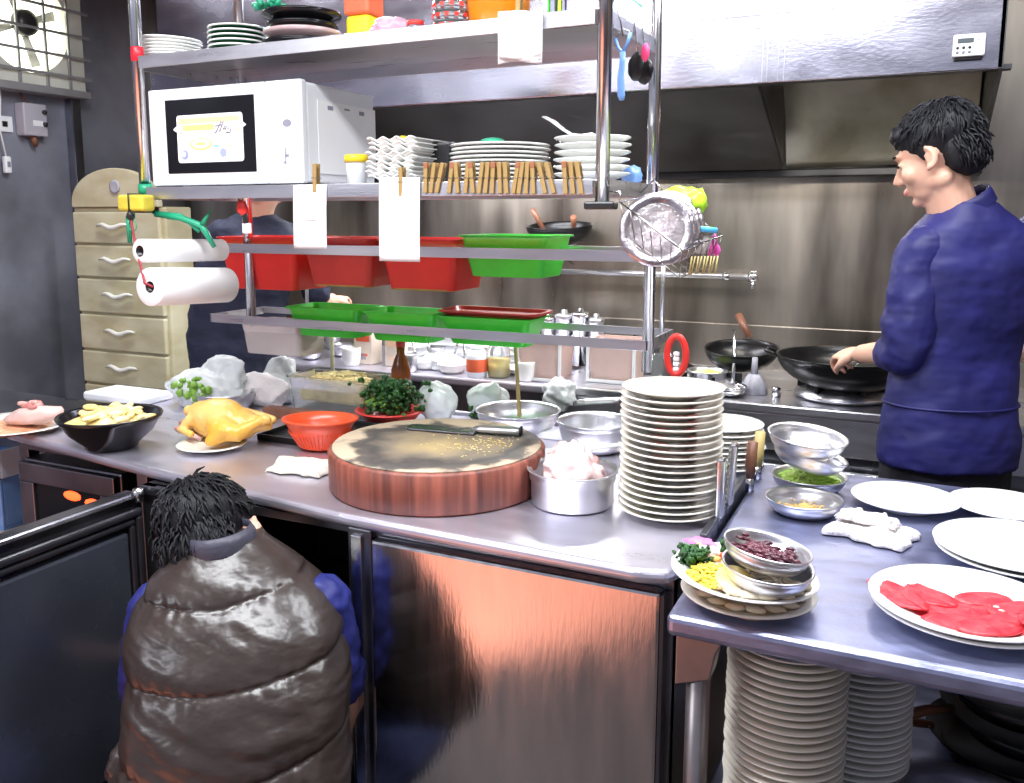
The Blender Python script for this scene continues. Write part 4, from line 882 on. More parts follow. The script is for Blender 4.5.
# clothespins on the shelf lip
pins = [(378-.0+x/3.79-8, t_) for x, t_ in ()]
def clothespin(label, loc, rx=0, rz=0, red=False, L_=.066, first=[None, None]):
    k = 1 if red else 0
    if first[k] is None:
        t = thing('clothespin', label, 'clothespin', loc, 0, 'clothespins on the lower rack lip'); first[k] = t
        mesh_obj('jaw', box(-.005, .005, -.009, -.004, -.033, .033, .0015), M['pinwood'], t)
        mesh_obj('jaw', box(-.005, .005, .004, .009, -.033, .033, .0015), M['pinwood'], t)
        if red: mesh_obj('stained_end', box(-.0055, .0055, -.0095, -.0035, .02, .0335, .0015), M['pinred'], t)
        mesh_obj('spring', tube([(-.006, -.0095, .0), (.006, -.0095, .0), (.006, .0095, 0), (-.006, .0095, 0)], .001, 5, True), M['wire'], t)
        t.rotation_euler = (0, R(rx), 0)
    else: t = dup(first[k], loc, (0, R(rx), 0), label)
    return t
LIPY = RY0-.0105
xs_ = [(427, 2), (434, 9), (441, 14), (452, 8), (458, -4), (468, 6), (473, -6), (482, 8), (488, 6), (494, 3), (501, -2), (507, -4), (517, 10), (522, 8), (528, 3), (534, -3), (543, -14), (551, -16), (566, -4), (573, -6), (580, -10)]
for i, (px, tl) in enumerate(xs_):
    q = atY(px, 178, LIPY); clothespin('bamboo clothespin clipped on the lower rack lip, %s of the row' % from_left(i), (q.x, LIPY, q.z), tl, red=(i % 3 == 0))
NAMES = ['note_slip']
def note(px0, px1, py0, py1, label, m='paper', th=.0012, marks=True, Yn=None):
    Yn = Yn or RY0-.022
    a, b = atY(px0, py0, Yn), atY(px1, py1, Yn); w_, h_ = b.x-a.x, a.z-b.z
    o = single('note_slip', grid(lambda u, v: ((u-.5)*w_, .006*(1-v)*(1-v)-.003*math.sin(u*PI), -v*h_), 8, 14), M[m], label, 'paper', (a.x+w_/2, Yn, a.z), solid=th)
    return o, w_, h_
n1, w1, h1 = note(292, 327, 185, 249, 'shorter blank white paper slip clipped below the microwave')
mesh_obj('faint_print', flatrect(-.01, .02, -h1*.55, -h1*.5, -.0045, .0003), mat('faint_pink_print', (.92, .80, .82), .7), n1)
n2, w2, h2 = note(378, 420, 178, 262, 'longer blank white paper slip clipped right of the microwave')
q = atY(315, 178, LIPY-.008); clothespin('bamboo clothespin holding the shorter paper slip', (q.x, LIPY-.003, q.z), 2)
q = atY(401, 182, LIPY-.008); clothespin('bamboo clothespin holding the longer paper slip', (q.x, LIPY-.003, q.z), 1)
# receipts on the upper shelf
Yn = RY0-.024
q0, q1 = atY(498, 14, Yn), atY(543, 61, Yn)
o = single('receipt_bundle', gsum([grid(lambda u, v, k=k: (q0.x+(q1.x-q0.x)*(u*.97+.01*k)-q0.x, -.003*k+.004*math.sin(u*7+k), -(v)*(q0.z-q1.z)*(1-.05*k)+.004*math.sin(u*5+k)), 10, 12) for k in range(3)]), M['paper'], 'bundle of crumpled white receipts clipped on the upper rack shelf', 'paper', (q0.x, Yn, q0.z), solid=.001)
q = atY(518, 15, LIPY-.008); clothespin('bamboo clothespin holding the receipts on the upper shelf', (q.x, LIPY-.004, q.z+.003), 3)

# ------------------------------------------------------------------ upper shelf
def on_top(px, Y): return atY(px, 40, Y).x
xA = on_top(177, 1.85)
pr = single('oval_plate', lathe(plate_prof(.079, .014), 40), M['ceramic'], 'white plate, topmost of the pile at the left end of the upper shelf', 'plate', (xA, 1.83, S1+.048), 'white plates on the upper shelf', rot=(0, .05, 0))
for i in range(1, 6): dup(pr, (xA+random.uniform(-.002, .002), 1.83, S1+.048-.0085*i-.001), (0, .05*(1-i/6), 0), 'white plate, %s in the left pile on the upper shelf' % from_top(i, 6))
xB = on_top(243, 1.87)
def green_plate(loc, label, first=[None]):
    if first[0] is None:
        o = single('green_rimmed_plate', lathe(plate_prof(.073, .012), 40), M['greenceramic'], label, 'plate', loc, 'green plates on the upper shelf'); first[0] = o
        mesh_obj('white_rim', tube([(.0735*math.cos(2*PI*k/40), .0735*math.sin(2*PI*k/40), .0125) for k in range(40)], .0024, 6, True), M['ceramic'], o)
    else: dup(first[0], loc, None, label)
for i in range(6): green_plate((xB+random.uniform(-.001, .001), 1.85, S1+.002+.0118*(5-i)), 'dark green plate with pale rim, %s in the green pile' % from_top(i, 6))
xC = on_top(308, 1.87)
for i, (r, z, m_, lb) in enumerate(((.10, .0005, 'blackglaze', 'lowest large black dish of the dark pile on the upper shelf'), (.098, .024, 'redold', 'brownish pink dish between the black dishes on the upper shelf'), (.09, .042, 'blackglaze', 'black dish, third from the bottom of the dark pile'), (.10, .068, 'blackglaze', 'black dish, topmost in view of the dark pile'))):
    single('serving_dish', lathe([(0, 0), (r*.6, 0), (r*.63, .004), (r*.95, .014), (r, .02), (r*.98, .024), (r*.9, .02), (r*.55, .006), (0, .006)], 44), M[m_] if i != 1 else mat('rosy_brown_glaze', (.50, .36, .36), .15, coat=.4), lb, 'plate', (xC, 1.85, S1+z))
single('dark_leaf_garnish', sprig(30, .02, .02, 0, .03, .006, .01, 3), M['greenrib'], 'tuft of dark green plastic leaves at the top of the dark pile', 'garnish', (xC-.07, 1.83, S1+.093))
xD = on_top(356, 1.9)
t = thing('sauce_tub', 'tall yellow tub with red top on the upper shelf', 'tub', (xD+.012, 1.92, S1+.001))
mesh_obj('tub_body', box(-.035, .035, -.035, .035, 0, .085, .012, 3), M['yelplastic'], t)
mesh_obj('cap', box(-.037, .037, -.037, .037, .085, .15, .008, 3), M['redprint'], t)
xE = on_top(385, 1.83)
t = thing('pink_bag', 'thin pale pink plastic bag with a red bowl inside on the upper shelf', 'bag', (xE+.02, 1.83, S1+.001))
mesh_obj('bag_film', ico((0, 0, .02), (.055, .045, .036), 4, .2, 5, 3, flat=.001), mat('pink_film', (.95, .62, .80), .25, 0, .2, 10, trans=.55), t)
mesh_obj('red_bowl', ico((-.012, -.0, .012), (.028, .025, .014), 3), M['redplastic'], t)
xF = on_top(449, 1.81)
for i in range(4):
    g_ = thing('printed_glass', 'red-and-white printed glass dish, %s in the pile of glassware' % from_top(3-i, 4), 'glass', (xF, 1.82, S1+.001+.022*i), 0, 'printed glass dishes on the upper shelf') if i == 0 else None
    if i == 0:
        mesh_obj('glass_body', lathe([(0, 0), (.03, 0), (.042, .012), (.044, .024), (.042, .024), (.039, .012), (.028, .004), (0, .004)], 32), M['glass'], g_)
        mesh_obj('red_pattern', gsum([box(-.005, .005, -.001, .001, -.004, .004).t(0, -.0437, .015).r('Z', 30*k) for k in range(12)]), M['redplastic'], g_)
        g0 = g_
    else: dup(g0, (xF+.001*i, 1.82, S1+.001+.022*i), (0, 0, .25*i), 'red-and-white printed glass dish, %s in the pile of glassware' % from_top(3-i, 4))
t = thing('red_lidded_jar', 'small glass jar with red lid left of the printed glass dishes', 'jar', (on_top(418, 1.80), 1.79, S1+.001))
mesh_obj('jar_body', lathe([(0, 0), (.018, 0), (.019, .02), (.0, .02)], 24), M['glass'], t)
mesh_obj('lid', lathe([(0, .02), (.02, .02), (.02, .03), (0, .031)], 24), M['redplastic'], t)
single('orange_bowl', lathe(bowl_prof(.075, .085, .55, .003), 48), M['orange'], 'bright orange plastic bowl on the upper shelf behind the receipts', 'bowl', (on_top(492, 1.86)+.01, 1.87, S1+.001))
for i, (px, m_, w_, nm) in enumerate(((547, 'green', .004, 'green'), (551, 'grey', .010, 'grey'), (558, 'lime', .007, 'lime green'), (562, 'grey', .006, 'narrow dark grey'), (567, 'purple', .008, 'lilac'))):
    x_ = on_top(px, 1.76)
    bk = single('menu_folder', box(-w_/2, w_/2, 0, .15, 0, .2, .001), M[m_], '%s folder standing upright on the right of the upper shelf' % nm, 'folder', (x_, 1.765, S1+.001), 'folders on the upper shelf')
single('white_carton', box(-.03, .03, 0, .12, 0, .18, .004), M['whiteplastic'], 'plain white carton right of the folders on the upper shelf', 'box', (on_top(589, 1.8)-.004, 1.8, S1+.001))
single('dark_beads', gsum([ico((0, .0, .012+.02*i), .013, 2, .2, seed=i) for i in range(4)]), M['blackplastic'], 'dark knobbly string of beads by the right front post of the upper shelf', 'beads', (-.615, 1.80, S1+.001))
t = thing('medicine_box', 'white and pale blue printed carton at the right end of the upper shelf', 'box', (-.612, 1.86, S1+.001))
mesh_obj('carton', box(-.02, .02, 0, .17, 0, .17, .002), M['stkpale'], t)
mesh_obj('print', gsum([box(.02, .0206, .03+.012*k, .038+.012*k, .05, .055) for k in range(7)]), M['greenrib'], t)
mesh_obj('red_mark', box(.02, .0206, .12, .135, .075, .095), M['redplastic'], t)
# hooks, peeler and tools on the right shelf side
SX = RX1+.008
def hook(y, zb, h): return tube([(SX-.01, y, S1+.002), (SX-.002, y, S1+.008), (SX+.004, y, S1), (SX+.004, y, zb+h), (SX+.002, y+.004, zb)], .0016, 6)
t = thing('blue_peeler', 'light blue plastic peeler hanging from the right side of the upper shelf', 'peeler', (SX+.012, 1.775, S1-.075), 60)
mesh_obj('handle', loft([[(.004*math.sin(k*PI/6), y_+ry*math.cos(k*PI/6), z_) for k in range(12)] for (y_, ry, z_) in ((0, .007, .0), (0, .008, -.02), (0.004, .009, -.05), (0.002, .011, -.085), (0, .006, -.095))]), M['blueplastic'], t)
mesh_obj('fork', tube([(0, -.022, .034), (0, -.014, .014), (0, 0, -.002)], .0035, 8)+tube([(0, .024, .03), (0, .014, .01), (0, 0, -.002)], .0035, 8), M['blueplastic'], t)
mesh_obj('blade', tube([(0, -.022, .034), (0, 0, .045), (0, .024, .03)], .002, 6), M['chrome'], t)
mesh_obj('hook', tube([(0, 0, .03), (-.004, .004, .06), (-.012, .006, .082)], .0016, 6), M['wire'], t)
for i, (y, lb) in enumerate(((1.90, 'round black tea strainer with a pink tag hanging from the shelf side'), (1.96, 'second dark round strainer hanging farther back on the shelf side'))):
    t = thing('tea_strainer', lb, 'strainer', (SX+.004, y, S1-.055), 55)
    mesh_obj('bowl', ico((0, 0, -.03), (.01, .028, .03), 3, .08, 6, i), M['iron'], t)
    mesh_obj('hook', tube([(0, 0, -.005), (0, .004, .03), (-.006, .004, .06), (-.012, 0, .058)], .0016, 6), M['chrome'], t)
    if i == 0: mesh_obj('pink_tag', ico((0, -.028, -.006), (.006, .012, .02), 2, .2), mat('pink_tag', (.9, .06, .2), .4), t)

# ------------------------------------------------------------------ trays on the rails
def hang_tray(name, px0, px1, ptop, pbot, m, label, zrim, depth=.22, group=None, tp=.025, floor=None):
    Yf = RY+.008; a, b = atY(px0, ptop, Yf), atY(px1, ptop, Yf); bt = atY((px0+px1)/2, pbot, Yf+.03)
    w_ = b.x-a.x; h_ = zrim-bt.z
    t = thing(name, label, 'tray', ((a.x+b.x)/2, Yf+depth/2, bt.z), 0, group)
    mesh_obj('tray_body', tray(w_-.012, depth, h_, tp, .006, .003, .022), M[m], t)
    if floor: mesh_obj('pale_base', loft([rrect(w_-2*tp-.02, depth-2*tp, .02, -.001), rrect(w_-2*tp-.015, depth-2*tp+.006, .02, .004)]), M[floor], t)
    return t
ZR = 1.388
M['olive'] = mat('olive_yellow_base', (.55, .52, .12), .4, 0, .35, 10)
hang_tray('red_tray', 214, 296, 246, 289, 'redplastic', 'bright red plastic tray on the upper rail, leftmost of three', ZR, group='red trays on the upper rail')
hang_tray('red_tray', 297, 373, 246, 286, 'redold', 'duller red plastic tray on the upper rail, middle of three', ZR, floor='olive', group='red trays on the upper rail')
hang_tray('red_tray', 374, 458, 246, 290, 'redplastic', 'red plastic tray with yellowish bottom on the upper rail, rightmost of three', ZR, floor='olive', group='red trays on the upper rail')
hang_tray('green_tray', 456, 548, 246, 277, 'green', 'single bright green tray on the upper rail, right of the red ones', ZR+.012, depth=.2)
hang_tray('green_tray', 283, 358, 316, 336, 'green', 'green tray on the lower rail, leftmost of three', 1.184, depth=.15, group='green trays on the lower rail')
hang_tray('green_tray', 359, 434, 316, 341, 'green', 'green tray on the lower rail, middle of three', 1.184, depth=.15, group='green trays on the lower rail')
hang_tray('green_tray', 436, 530, 316, 345, 'green', 'green tray with a red one inside on the lower rail, rightmost of three', 1.182, depth=.15, group='green trays on the lower rail')
a, b = atY(438, 312, RY+.02), atY(534, 316, RY+.02)
single('nested_red_tray', tray(b.x-a.x, .13, .014, .01, .006, .003, .02), M['redold'], 'red tray whose rim shows above the rightmost lower green tray', 'tray', ((a.x+b.x)/2, RY+.085, 1.1825))
a, b = atY(246, 320, RY+.06), atY(306, 320, RY+.06)
single('clear_tub', tray(b.x-a.x, .15, .098, .014, .004, .002, .018), M['frosted'], 'frosted rectangular tub hanging under the left of the lower rail', 'tub', ((a.x+b.x)/2+.01, RY+.09, 1.030))
a = atY(95, 240, 1.71)

# paper rolls, sponge, straps at the left front post
PXL = RX0
t = thing('sponge_block', 'yellow sponge block tied to the left front post of the rack', 'sponge', (PXL+.01, RY0-.045, 1.462))
mesh_obj('foam', box(-.045, .045, -.02, .025, 0, .042, .008, 3), M['yellow'], t)
mesh_obj('tie', tube([(0, -.022, -.002), (0, -.022, .044), (0, .027, .044), (0, .027, -.002)], .0025, 6, True), M['blackplastic'], t)
def roll(y, za, zb_, xa, xb, r, label, YY):
    a_, b_ = atY(xa, za, YY), atY(xb, zb_, YY+.27); L_ = (b_-a_).length
    t = thing('paper_towel_roll', label, 'paper roll', a_); t.rotation_euler = (b_-a_).to_track_quat('X', 'Z').to_euler()
    mesh_obj('paper', lathe([(.014, 0), (r-.002, 0), (r, .002), (r, L_-.002), (r-.002, L_), (.014, L_), (.014, 0)], 48).r('Y', 90), M['paper'], t)
    mesh_obj('core', lathe([(.0142, -.001), (.0125, -.001), (.0125, L_+.001), (.0142, L_+.001)], 24).r('Y', 90), M['blackplastic'], t)
    mesh_obj('core_hole', lathe([(0, .02), (.0125, .02), (.0125, .022), (0, .022)], 24).r('Y', 90), M['blackplastic'], t)
    return t
YR_ = 1.60
roll(0, 251, 250, 140, 222, .030, 'thinner white paper roll, upper of two hanging at the left post', 1.62)
r1 = roll(0, 287, 285, 150, 226, .048, 'fatter white paper roll on a dark red cord, lower of two', YR_)
a_ = atY(150, 287, YR_)
t = thing('hanging_string', 'thin dark red cord holding the lower paper roll', 'cord', (PXL+.012, RY0-.05, 1.455))
mesh_obj('string', tube([(-.002, -.014, .0), (0.0, -.010, -.05), (a_.x-PXL-.012-.004, YR_-RY0+.05-.012, a_.z-1.455+.01), (a_.x-PXL-.012+.012, YR_-RY0+.05, a_.z-1.455)], .0035, 6), M['cord'], t)
mesh_obj('knot', ico((-.002, -.014, -.004), (.009, .009, .012), 2, .2), M['blackplastic'], t)
mesh_obj('ring', tube([(.014*math.cos(k*PI/8), -.01, -.03+.014*math.sin(k*PI/8)) for k in range(16)], .0014, 5, True), M['greenrib'], t)
t = thing('green_strap', 'dark green plastic strapping tied round the left post and under the shelf', 'strap', (PXL, RY0, 1.50))
def ribbon(pts, w_=.010):
    g = G()
    for i, p in enumerate(pts): g.v += [Vector(p)+Vector((0, 0, -w_/2)), Vector(p)+Vector((0, 0, w_/2))]
    for i in range(len(pts)-1): g.f.append((2*i, 2*i+2, 2*i+3, 2*i+1))
    g.sm = [True]*len(g.f); return g
mesh_obj('wrap', ribbon([(.018*math.cos(k*PI/8), .018*math.sin(k*PI/8), .02) for k in range(17)], .026), M['greenrib'], t, solid=.002)
mesh_obj('loop', ribbon([(-.01, -.03, -.045), (-.03, -.035, -.075), (-.03, -.03, -.12)], .018).r('Y', 0)+tube([(-.028, -.035, -.05), (-.03, -.035, -.12)], [.008, .006], 6), M['greenrib'], t)
mesh_obj('tail', tube([(.03, .0, -.045), (.10, .02, -.055), (.16, .03, -.075), (.19, .04, -.13)], [.008, .009, .009, .006], 6)+tube([(.16, .03, -.075), (.20, .03, -.03)], [.009, .001], 5)+tube([(.02, 0, -.04), (.10, .02, -.048), (.15, .03, -.09)], .005, 6), M['greenrib'], t)
q = atY(242, 200, 1.74)
t = thing('red_clip_tag', 'red clip with a small white tag hanging under the microwave shelf', 'clip', (q.x, 1.74, 1.492))
mesh_obj('clip', ico((0, 0, -.022), (.018, .006, .02), 2, .3, 6), M['redplastic'], t)
mesh_obj('strap', box(-.006, .008, -.002, .002, -.062, -.035, .001).r('Y', -8), M['blackplastic'], t)
mesh_obj('tag', box(-.014, .014, -.002, .002, -.085, -.06, .003).t(.012, 0, 0), M['paper'], t)

# wire basket hanging at the right end of the rack
P1, P2, P3 = atY(620, 202, 1.72), atY(682, 250, 1.66), atY(722, 236, 1.86)
t = thing('wire_basket', 'tilted rectangular wire basket hanging at the right end of the rack', 'basket', P2)
A_, B_, C_ = P1-P2, Vector((0, 0, 0)), P3-P2; D_ = A_+C_
dn = Vector((0, 0, -.062)); ins = lambda p, c=(A_+C_)/2: p*.86+c*.14
top_ = [A_, B_, C_, D_]; bot_ = [ins(p)+dn for p in top_]
mesh_obj('rim', tube(top_, .0022, 6, True), M['chrome'], t)
ws = [tube(bot_, .0018, 6, True)]
for i in range(4):
    p, q = top_[i], top_[(i+1) % 4]; r_, s_ = bot_[i], bot_[(i+1) % 4]
    nn = 6
    for k in range(nn): ws.append(rod(p.lerp(q, k/nn), r_.lerp(s_, k/nn), .0012, 5))
for k in range(1, 6): ws.append(rod(bot_[0].lerp(bot_[3], k/6), bot_[1].lerp(bot_[2], k/6), .0012, 5))
mesh_obj('wires', gsum(ws), M['wire'], t)
hx = Vector((RX1+.0, RY0, 1.50))-P2
mesh_obj('hanger', tube([A_, A_+Vector((.0, .0, .02)), hx+Vector((.0, .02, .0))], .002, 6)+tube([D_, D_+Vector((-.02, 0, .03)), Vector((RX1, 1.98, 1.50))-P2], .002, 6), M['chrome'], t)
ctr = atY(657, 231, 1.745)
pk = single('foil_pie_dish', gsum([lathe([(0, 0), (.055, 0), (.07, .012), (.075, .012), (.075, .016), (.06, .016), (.052, .006), (0, .006)], 48)]).r('X', 90), M['foil'], 'front round foil dish wrapped in crinkled film in the wire basket', 'dish', (ctr.x, ctr.y+.0, ctr.z), 'round wrapped dishes in the basket', rot=(R(-14), 0, R(14)))
for i in range(1, 3): dup(pk, (ctr.x+.005*i+.002, ctr.y+.014*i, ctr.z+.002*i), (R(-14), 0, R(14+i)), 'round foil dish in the wire basket, %s behind the front one' % ['', 'first', 'second', 'third', 'fourth'][i])
single('clear_film', ico((0, 0, 0), (.069, .010, .069), 4, .08, 9, 3), mat('crinkled_film', (.93, .86, .88), .1, 0, .25, 20, .9, 40, trans=.75), 'crinkled clear film round the front foil dish', 'film', (ctr.x, ctr.y-.004, ctr.z), rot=(R(-14), 0, R(14)))
q = atY(682, 208, 1.80)
single('lime_packet', ico((-.01, 0, 0.005), (.055, .022, .036), 4, .25, 4, 9)+ico((.030, 0, .012), (.020, .018, .026), 3, .3, 6, 3), M['lime'], 'lime green plastic packet behind the foil dishes in the wire basket', 'packet', (q.x, 1.80, q.z))
q = atY(697, 240, 1.80)
t = thing('clear_lidded_cup', 'small clear cup with lime and blue lid at the right of the wire basket', 'cup', (q.x, 1.80, q.z-.025)); t.rotation_euler = (0, R(8), 0)
mesh_obj('cup_body', lathe([(0, 0), (.022, 0), (.028, .045), (0, .045)], 28), M['frosted'], t)
mesh_obj('lid', lathe([(0, .045), (.031, .045), (.031, .054), (0, .055)], 28), M['limelid'], t)
mesh_obj('lid_edge', lathe([(.0312, .044), (.034, .046), (.034, .053), (.0312, .055)], 28), M['cyan'], t)
q = atY(711, 245, 1.83)
single('pink_ribbon', gsum([ico((.004, 0, .008), (.006, .003, .014), 2, .3, 5, 1), ico((-.004, 0, -.01), (.009, .003, .014), 2, .3, 5, 2), ico((.01, 0, -.012), (.007, .003, .013), 2, .3, 5, 4)]), M['pink'], 'pink ribbon bow tied at the right corner of the wire basket', 'ribbon', (q.x, 1.845, q.z))
single('wooden_skewers', gsum([rod((.008*k, .004*(k % 2), 0), (.008*k+.006, .0, .036), .0016, 5) for k in range(9)]), M['stickwood'], 'short wooden sticks lying at the front of the wire basket', 'sticks', (P2.x+.004, P2.y+.045, P2.z-.05), rot=(0, 0, R(52)))

# ------------------------------------------------------------------ wall pipe, hanging wok
a_, b_ = atY(545, 272, WY-.06), atY(754, 277, WY-.06)
t = thing('wall_pipe', 'grey gas pipe with a brass valve running along the back wall', 'pipe', (b_.x, WY-.06, b_.z))
mesh_obj('tube', rod((a_.x-b_.x, 0, 0), (0, 0, 0), .011, 14), M['steel'], t)
mesh_obj('coupling', rod((-.115, 0, 0), (-.09, 0, 0), .017, 14)+rod((-.02, 0, 0), (.012, 0, 0), .018, 14), M['chrome'], t)
mesh_obj('valve', ico((0, -.01, .0), (.02, .014, .02), 2)+rod((0, -.01, -.01), (0, -.02, -.045), .008, 10)+rod((-.01, -.015, .02), (.015, -.015, .02), .005, 8), M['chrome'], t)
mesh_obj('wall_clip', gsum([box(x, x+.015, 0, .06, -.006, .006) for x in (-.08, -.7, a_.x-b_.x+.03)]), M['chrome'], t)
q = atY(560, 232, WY-.17); rw = m_of(33, q)
t = thing('wall_wok', 'black wok with two brown handled ladles in it, on a wall bracket', 'wok', (q.x, WY-.17, q.z-.05)); t.rotation_euler = (R(6), 0, 0)
mesh_obj('wok_body', lathe(bowl_prof(rw, .075, .25, .003, .002), 48), M['iron'], t)
mesh_obj('bracket', gsum([rod((-.08, 0, .0), (-.08, .155, .0), .004, 6), rod((.05, 0, .0), (.05, .155, .0), .004, 6), rod((-.08, 0, 0), (.05, 0, 0), .004, 6), rod((-.04, -.0, 0), (0, .14, -.1), .004, 6)]), M['chrome'], t)
for i, (dx, lb) in enumerate(((-.06, 'left ladle with a brown wooden handle standing in the wall wok'), (.055, 'right ladle with a brown wooden handle standing in the wall wok'))):
    l_ = thing('ladle', lb, 'ladle', (q.x+dx, WY-.16, q.z-.02))
    mesh_obj('ladle_bowl', ico((0.01, 0, -.0), (.04, .035, .015), 3), M['steel'], l_)
    mesh_obj('handle', tube([(0, 0, .005), (-.015 if i == 0 else .01, -.03, .05), (-.04 if i == 0 else .02, -.06, .11-.03*i)], [.007, .011, .012], 10), M['brownwood'], l_)

# ------------------------------------------------------------------ stove
SZ = .865; SY = 2.81
sx0, sx1 = -1.17, .95
t = thing('wok_stove', 'long stainless steel wok stove against the back wall', 'stove', (0, SY, 0))
wpart('body', box(sx0, sx1, SY+.03, WY-.014, .1, SZ-.03, .004), M['darksteel'], t)
wpart('top', box(sx0, sx1, SY, WY-.014, SZ-.03, SZ, .006), M['steel'], t)
wpart('front_panel', box(sx0+.01, sx1-.01, SY+.012, SY+.03, SZ-.15, SZ-.032, .004), M['steel'], t)
wpart('gas_rail', rod((sx0+.05, SY-.0, SZ-.2), (sx1-.05, SY-.0, SZ-.2), .012, 12), M['chrome'], t)
for x in (sx0+.05, sx1-.05):
    for y in (SY+.07, WY-.07): wpart('leg', rod((x, y, 0), (x, y, .1), .02, 12), M['chrome'], t)
def burner(px, py, label_i):
    p = at(px, py, SZ); b_ = mesh_obj('burner', lathe([(0, 0), (.13, 0), (.15, .012), (.15, .02), (.10, .045), (.085, .05), (.085, .03), (0, .028)], 40), M['steel'], t, loc=p-t.location)
    mesh_obj('trivet', gsum([box(.07, .14, -.006, .006, .03, .062, .002).r('Z', 60*k) for k in range(6)]), M['iron'], b_)
    return p
pw = burner(842, 398, 0)
burner(700, 388, 1)
for px in (777, 835): 
    p = at(px, 396+ (px-777)*.09, SZ); wpart('control_knob', lathe([(0, 0), (.014, 0), (.014, .03), (.01, .034), (0, .034)], 18).t(p.x, p.y-.02, SZ), M['chrome'], t)
pk_ = Vector((at(842, 398, SZ).x, at(842, 398, SZ).y, SZ))
rwk = .215
wk = thing('black_wok', 'large black iron wok on the stove under the cook\'s hand', 'wok', (pk_.x+.01, pk_.y-.02, SZ+.036))
mesh_obj('wok_body', lathe(bowl_prof(rwk, .105, .22, .003, .003), 64), M['iron'], wk)
for s in (-1, 1): mesh_obj('ear_handle', tube([(s*(rwk-.005), -.03, .098), (s*(rwk+.035), -.025, .112), (s*(rwk+.035), .025, .112), (s*(rwk-.005), .03, .098)], .006, 8), M['iron'], wk)
single('wok_greens', sprig(16, .03, .02, 0, .02, .008, .014, 4), M['scallion'], 'few bright green vegetable pieces in the large wok', 'food', (pk_.x+.05, pk_.y-.04, SZ+.072))
single('wok_ladle', tube([(0, 0, .0), (.06, -.1, .07), (.1, -.19, .105)], .005, 8)+ico((-.01, .01, -.0), (.035, .03, .014), 3), M['chrome'], 'steel ladle in the large wok held by the cook', 'ladle', (pk_.x-.02, pk_.y+.0, SZ+.06))
# pots left of the wok
def spot(px, py, z=SZ): p = at(px, py, z); return p
p = spot(727, 388); 
t = thing('dark_wok', 'sooty dark wok propped against the splashback left of the cook', 'wok', (p.x+.03, 3.1, SZ+.085)); t.rotation_euler = (R(6), 0, 0)
mesh_obj('wok_body', lathe(bowl_prof(.125, .075, .25, .003, .003), 48).t(0, 0, -.03), M['iron'], t)
mesh_obj('handle', tube([(0, .15, .05), (-.05, .2, .12)], [.012, .014], 10), M['brownwood'], t)
single('wok_brush', gsum([tube([(0, 0, .12), (.0, 0, .06)], [.009, .012], 10), lathe([(0, 0), (.045, 0), (.04, .03), (.02, .065), (0, .065)], 24)]), mat('grey_bristles', (.36, .36, .42), .6, 0, .4, 40, .4, 90, stretch=(1, 1, .1)), 'grey wok brush standing on the stove left of the big wok', 'brush', (at(752, 395, SZ).x, at(752, 395, SZ).y+.03, SZ+.001))
t = single('steel_ladle', lathe(bowl_prof(.055, .03, .4, .002, .002), 32)+tube([(0, .05, .03), (-.01, .12, .12), (-.02, .15, .2)], .006, 8), M['chrome'], 'bright steel ladle leaning on the stove in front of the brush', 'ladle', (at(728, 397, SZ).x, at(728, 397, SZ).y+.02, SZ+.001))
p = spot(705, 392)
t = thing('small_pot', 'small steel pot with chopped yellow food behind the tall plate stack', 'pot', (p.x, p.y+.03, SZ))
mesh_obj('pot_body', lathe([(0, 0), (.055, 0), (.06, .006), (.062, .065), (.068, .067), (.068, .071), (.058, .069), (.055, .006), (0, .006)], 36), M['steel'], t)
mesh_obj('grips', tube([(-.062, -.02, .06), (-.09, 0, .062), (-.062, .02, .06)], .004, 6), M['chrome'], t)
single('chopped_garnish', mound(.05, .012, amp=.6, fr=14), M['scallion'], 'chopped yellow-green garnish filling the small steel pot', 'food', (p.x, p.y+.03, SZ+.060), None, 'stuff')
# container with red handled tool and yellow bag
p = atY(672, 372, 2.0)
t = thing('utensil_jar', 'tall clear plastic cylinder with yellow contents behind the tall plate stack', 'jar', (-.535, 2.02, CZ+.001))
mesh_obj('cylinder', lathe([(0, 0), (.026, 0), (.028, .27), (.026, .27), (.024, .004), (0, .004)], 28), M['clear'], t)
mesh_obj('yellow_contents', ico((-.002, 0, .12), (.015, .014, .11), 3, .15, 4), M['yellow'], t)
t = thing('kitchen_shears', 'red-looped kitchen shears standing beside the clear cylinder', 'scissors', (-.497, 1.99, CZ+.001))
lp = [(.022*math.cos(2*PI*k/20), 0, .045*math.sin(2*PI*k/20)) for k in range(20)]
mesh_obj('handle_loop', tube(lp, .008, 8, True).t(0, 0, .275), M['redplastic'], t)
mesh_obj('white_grip', gsum([box(-.007, .007, -.005, .005, .19+.012*k, .2+.012*k, .003) for k in range(8)]), M['paper'], t)
mesh_obj('blades', box(-.009, .009, -.002, .002, 0, .235, .0008), M['knifesteel'], t)

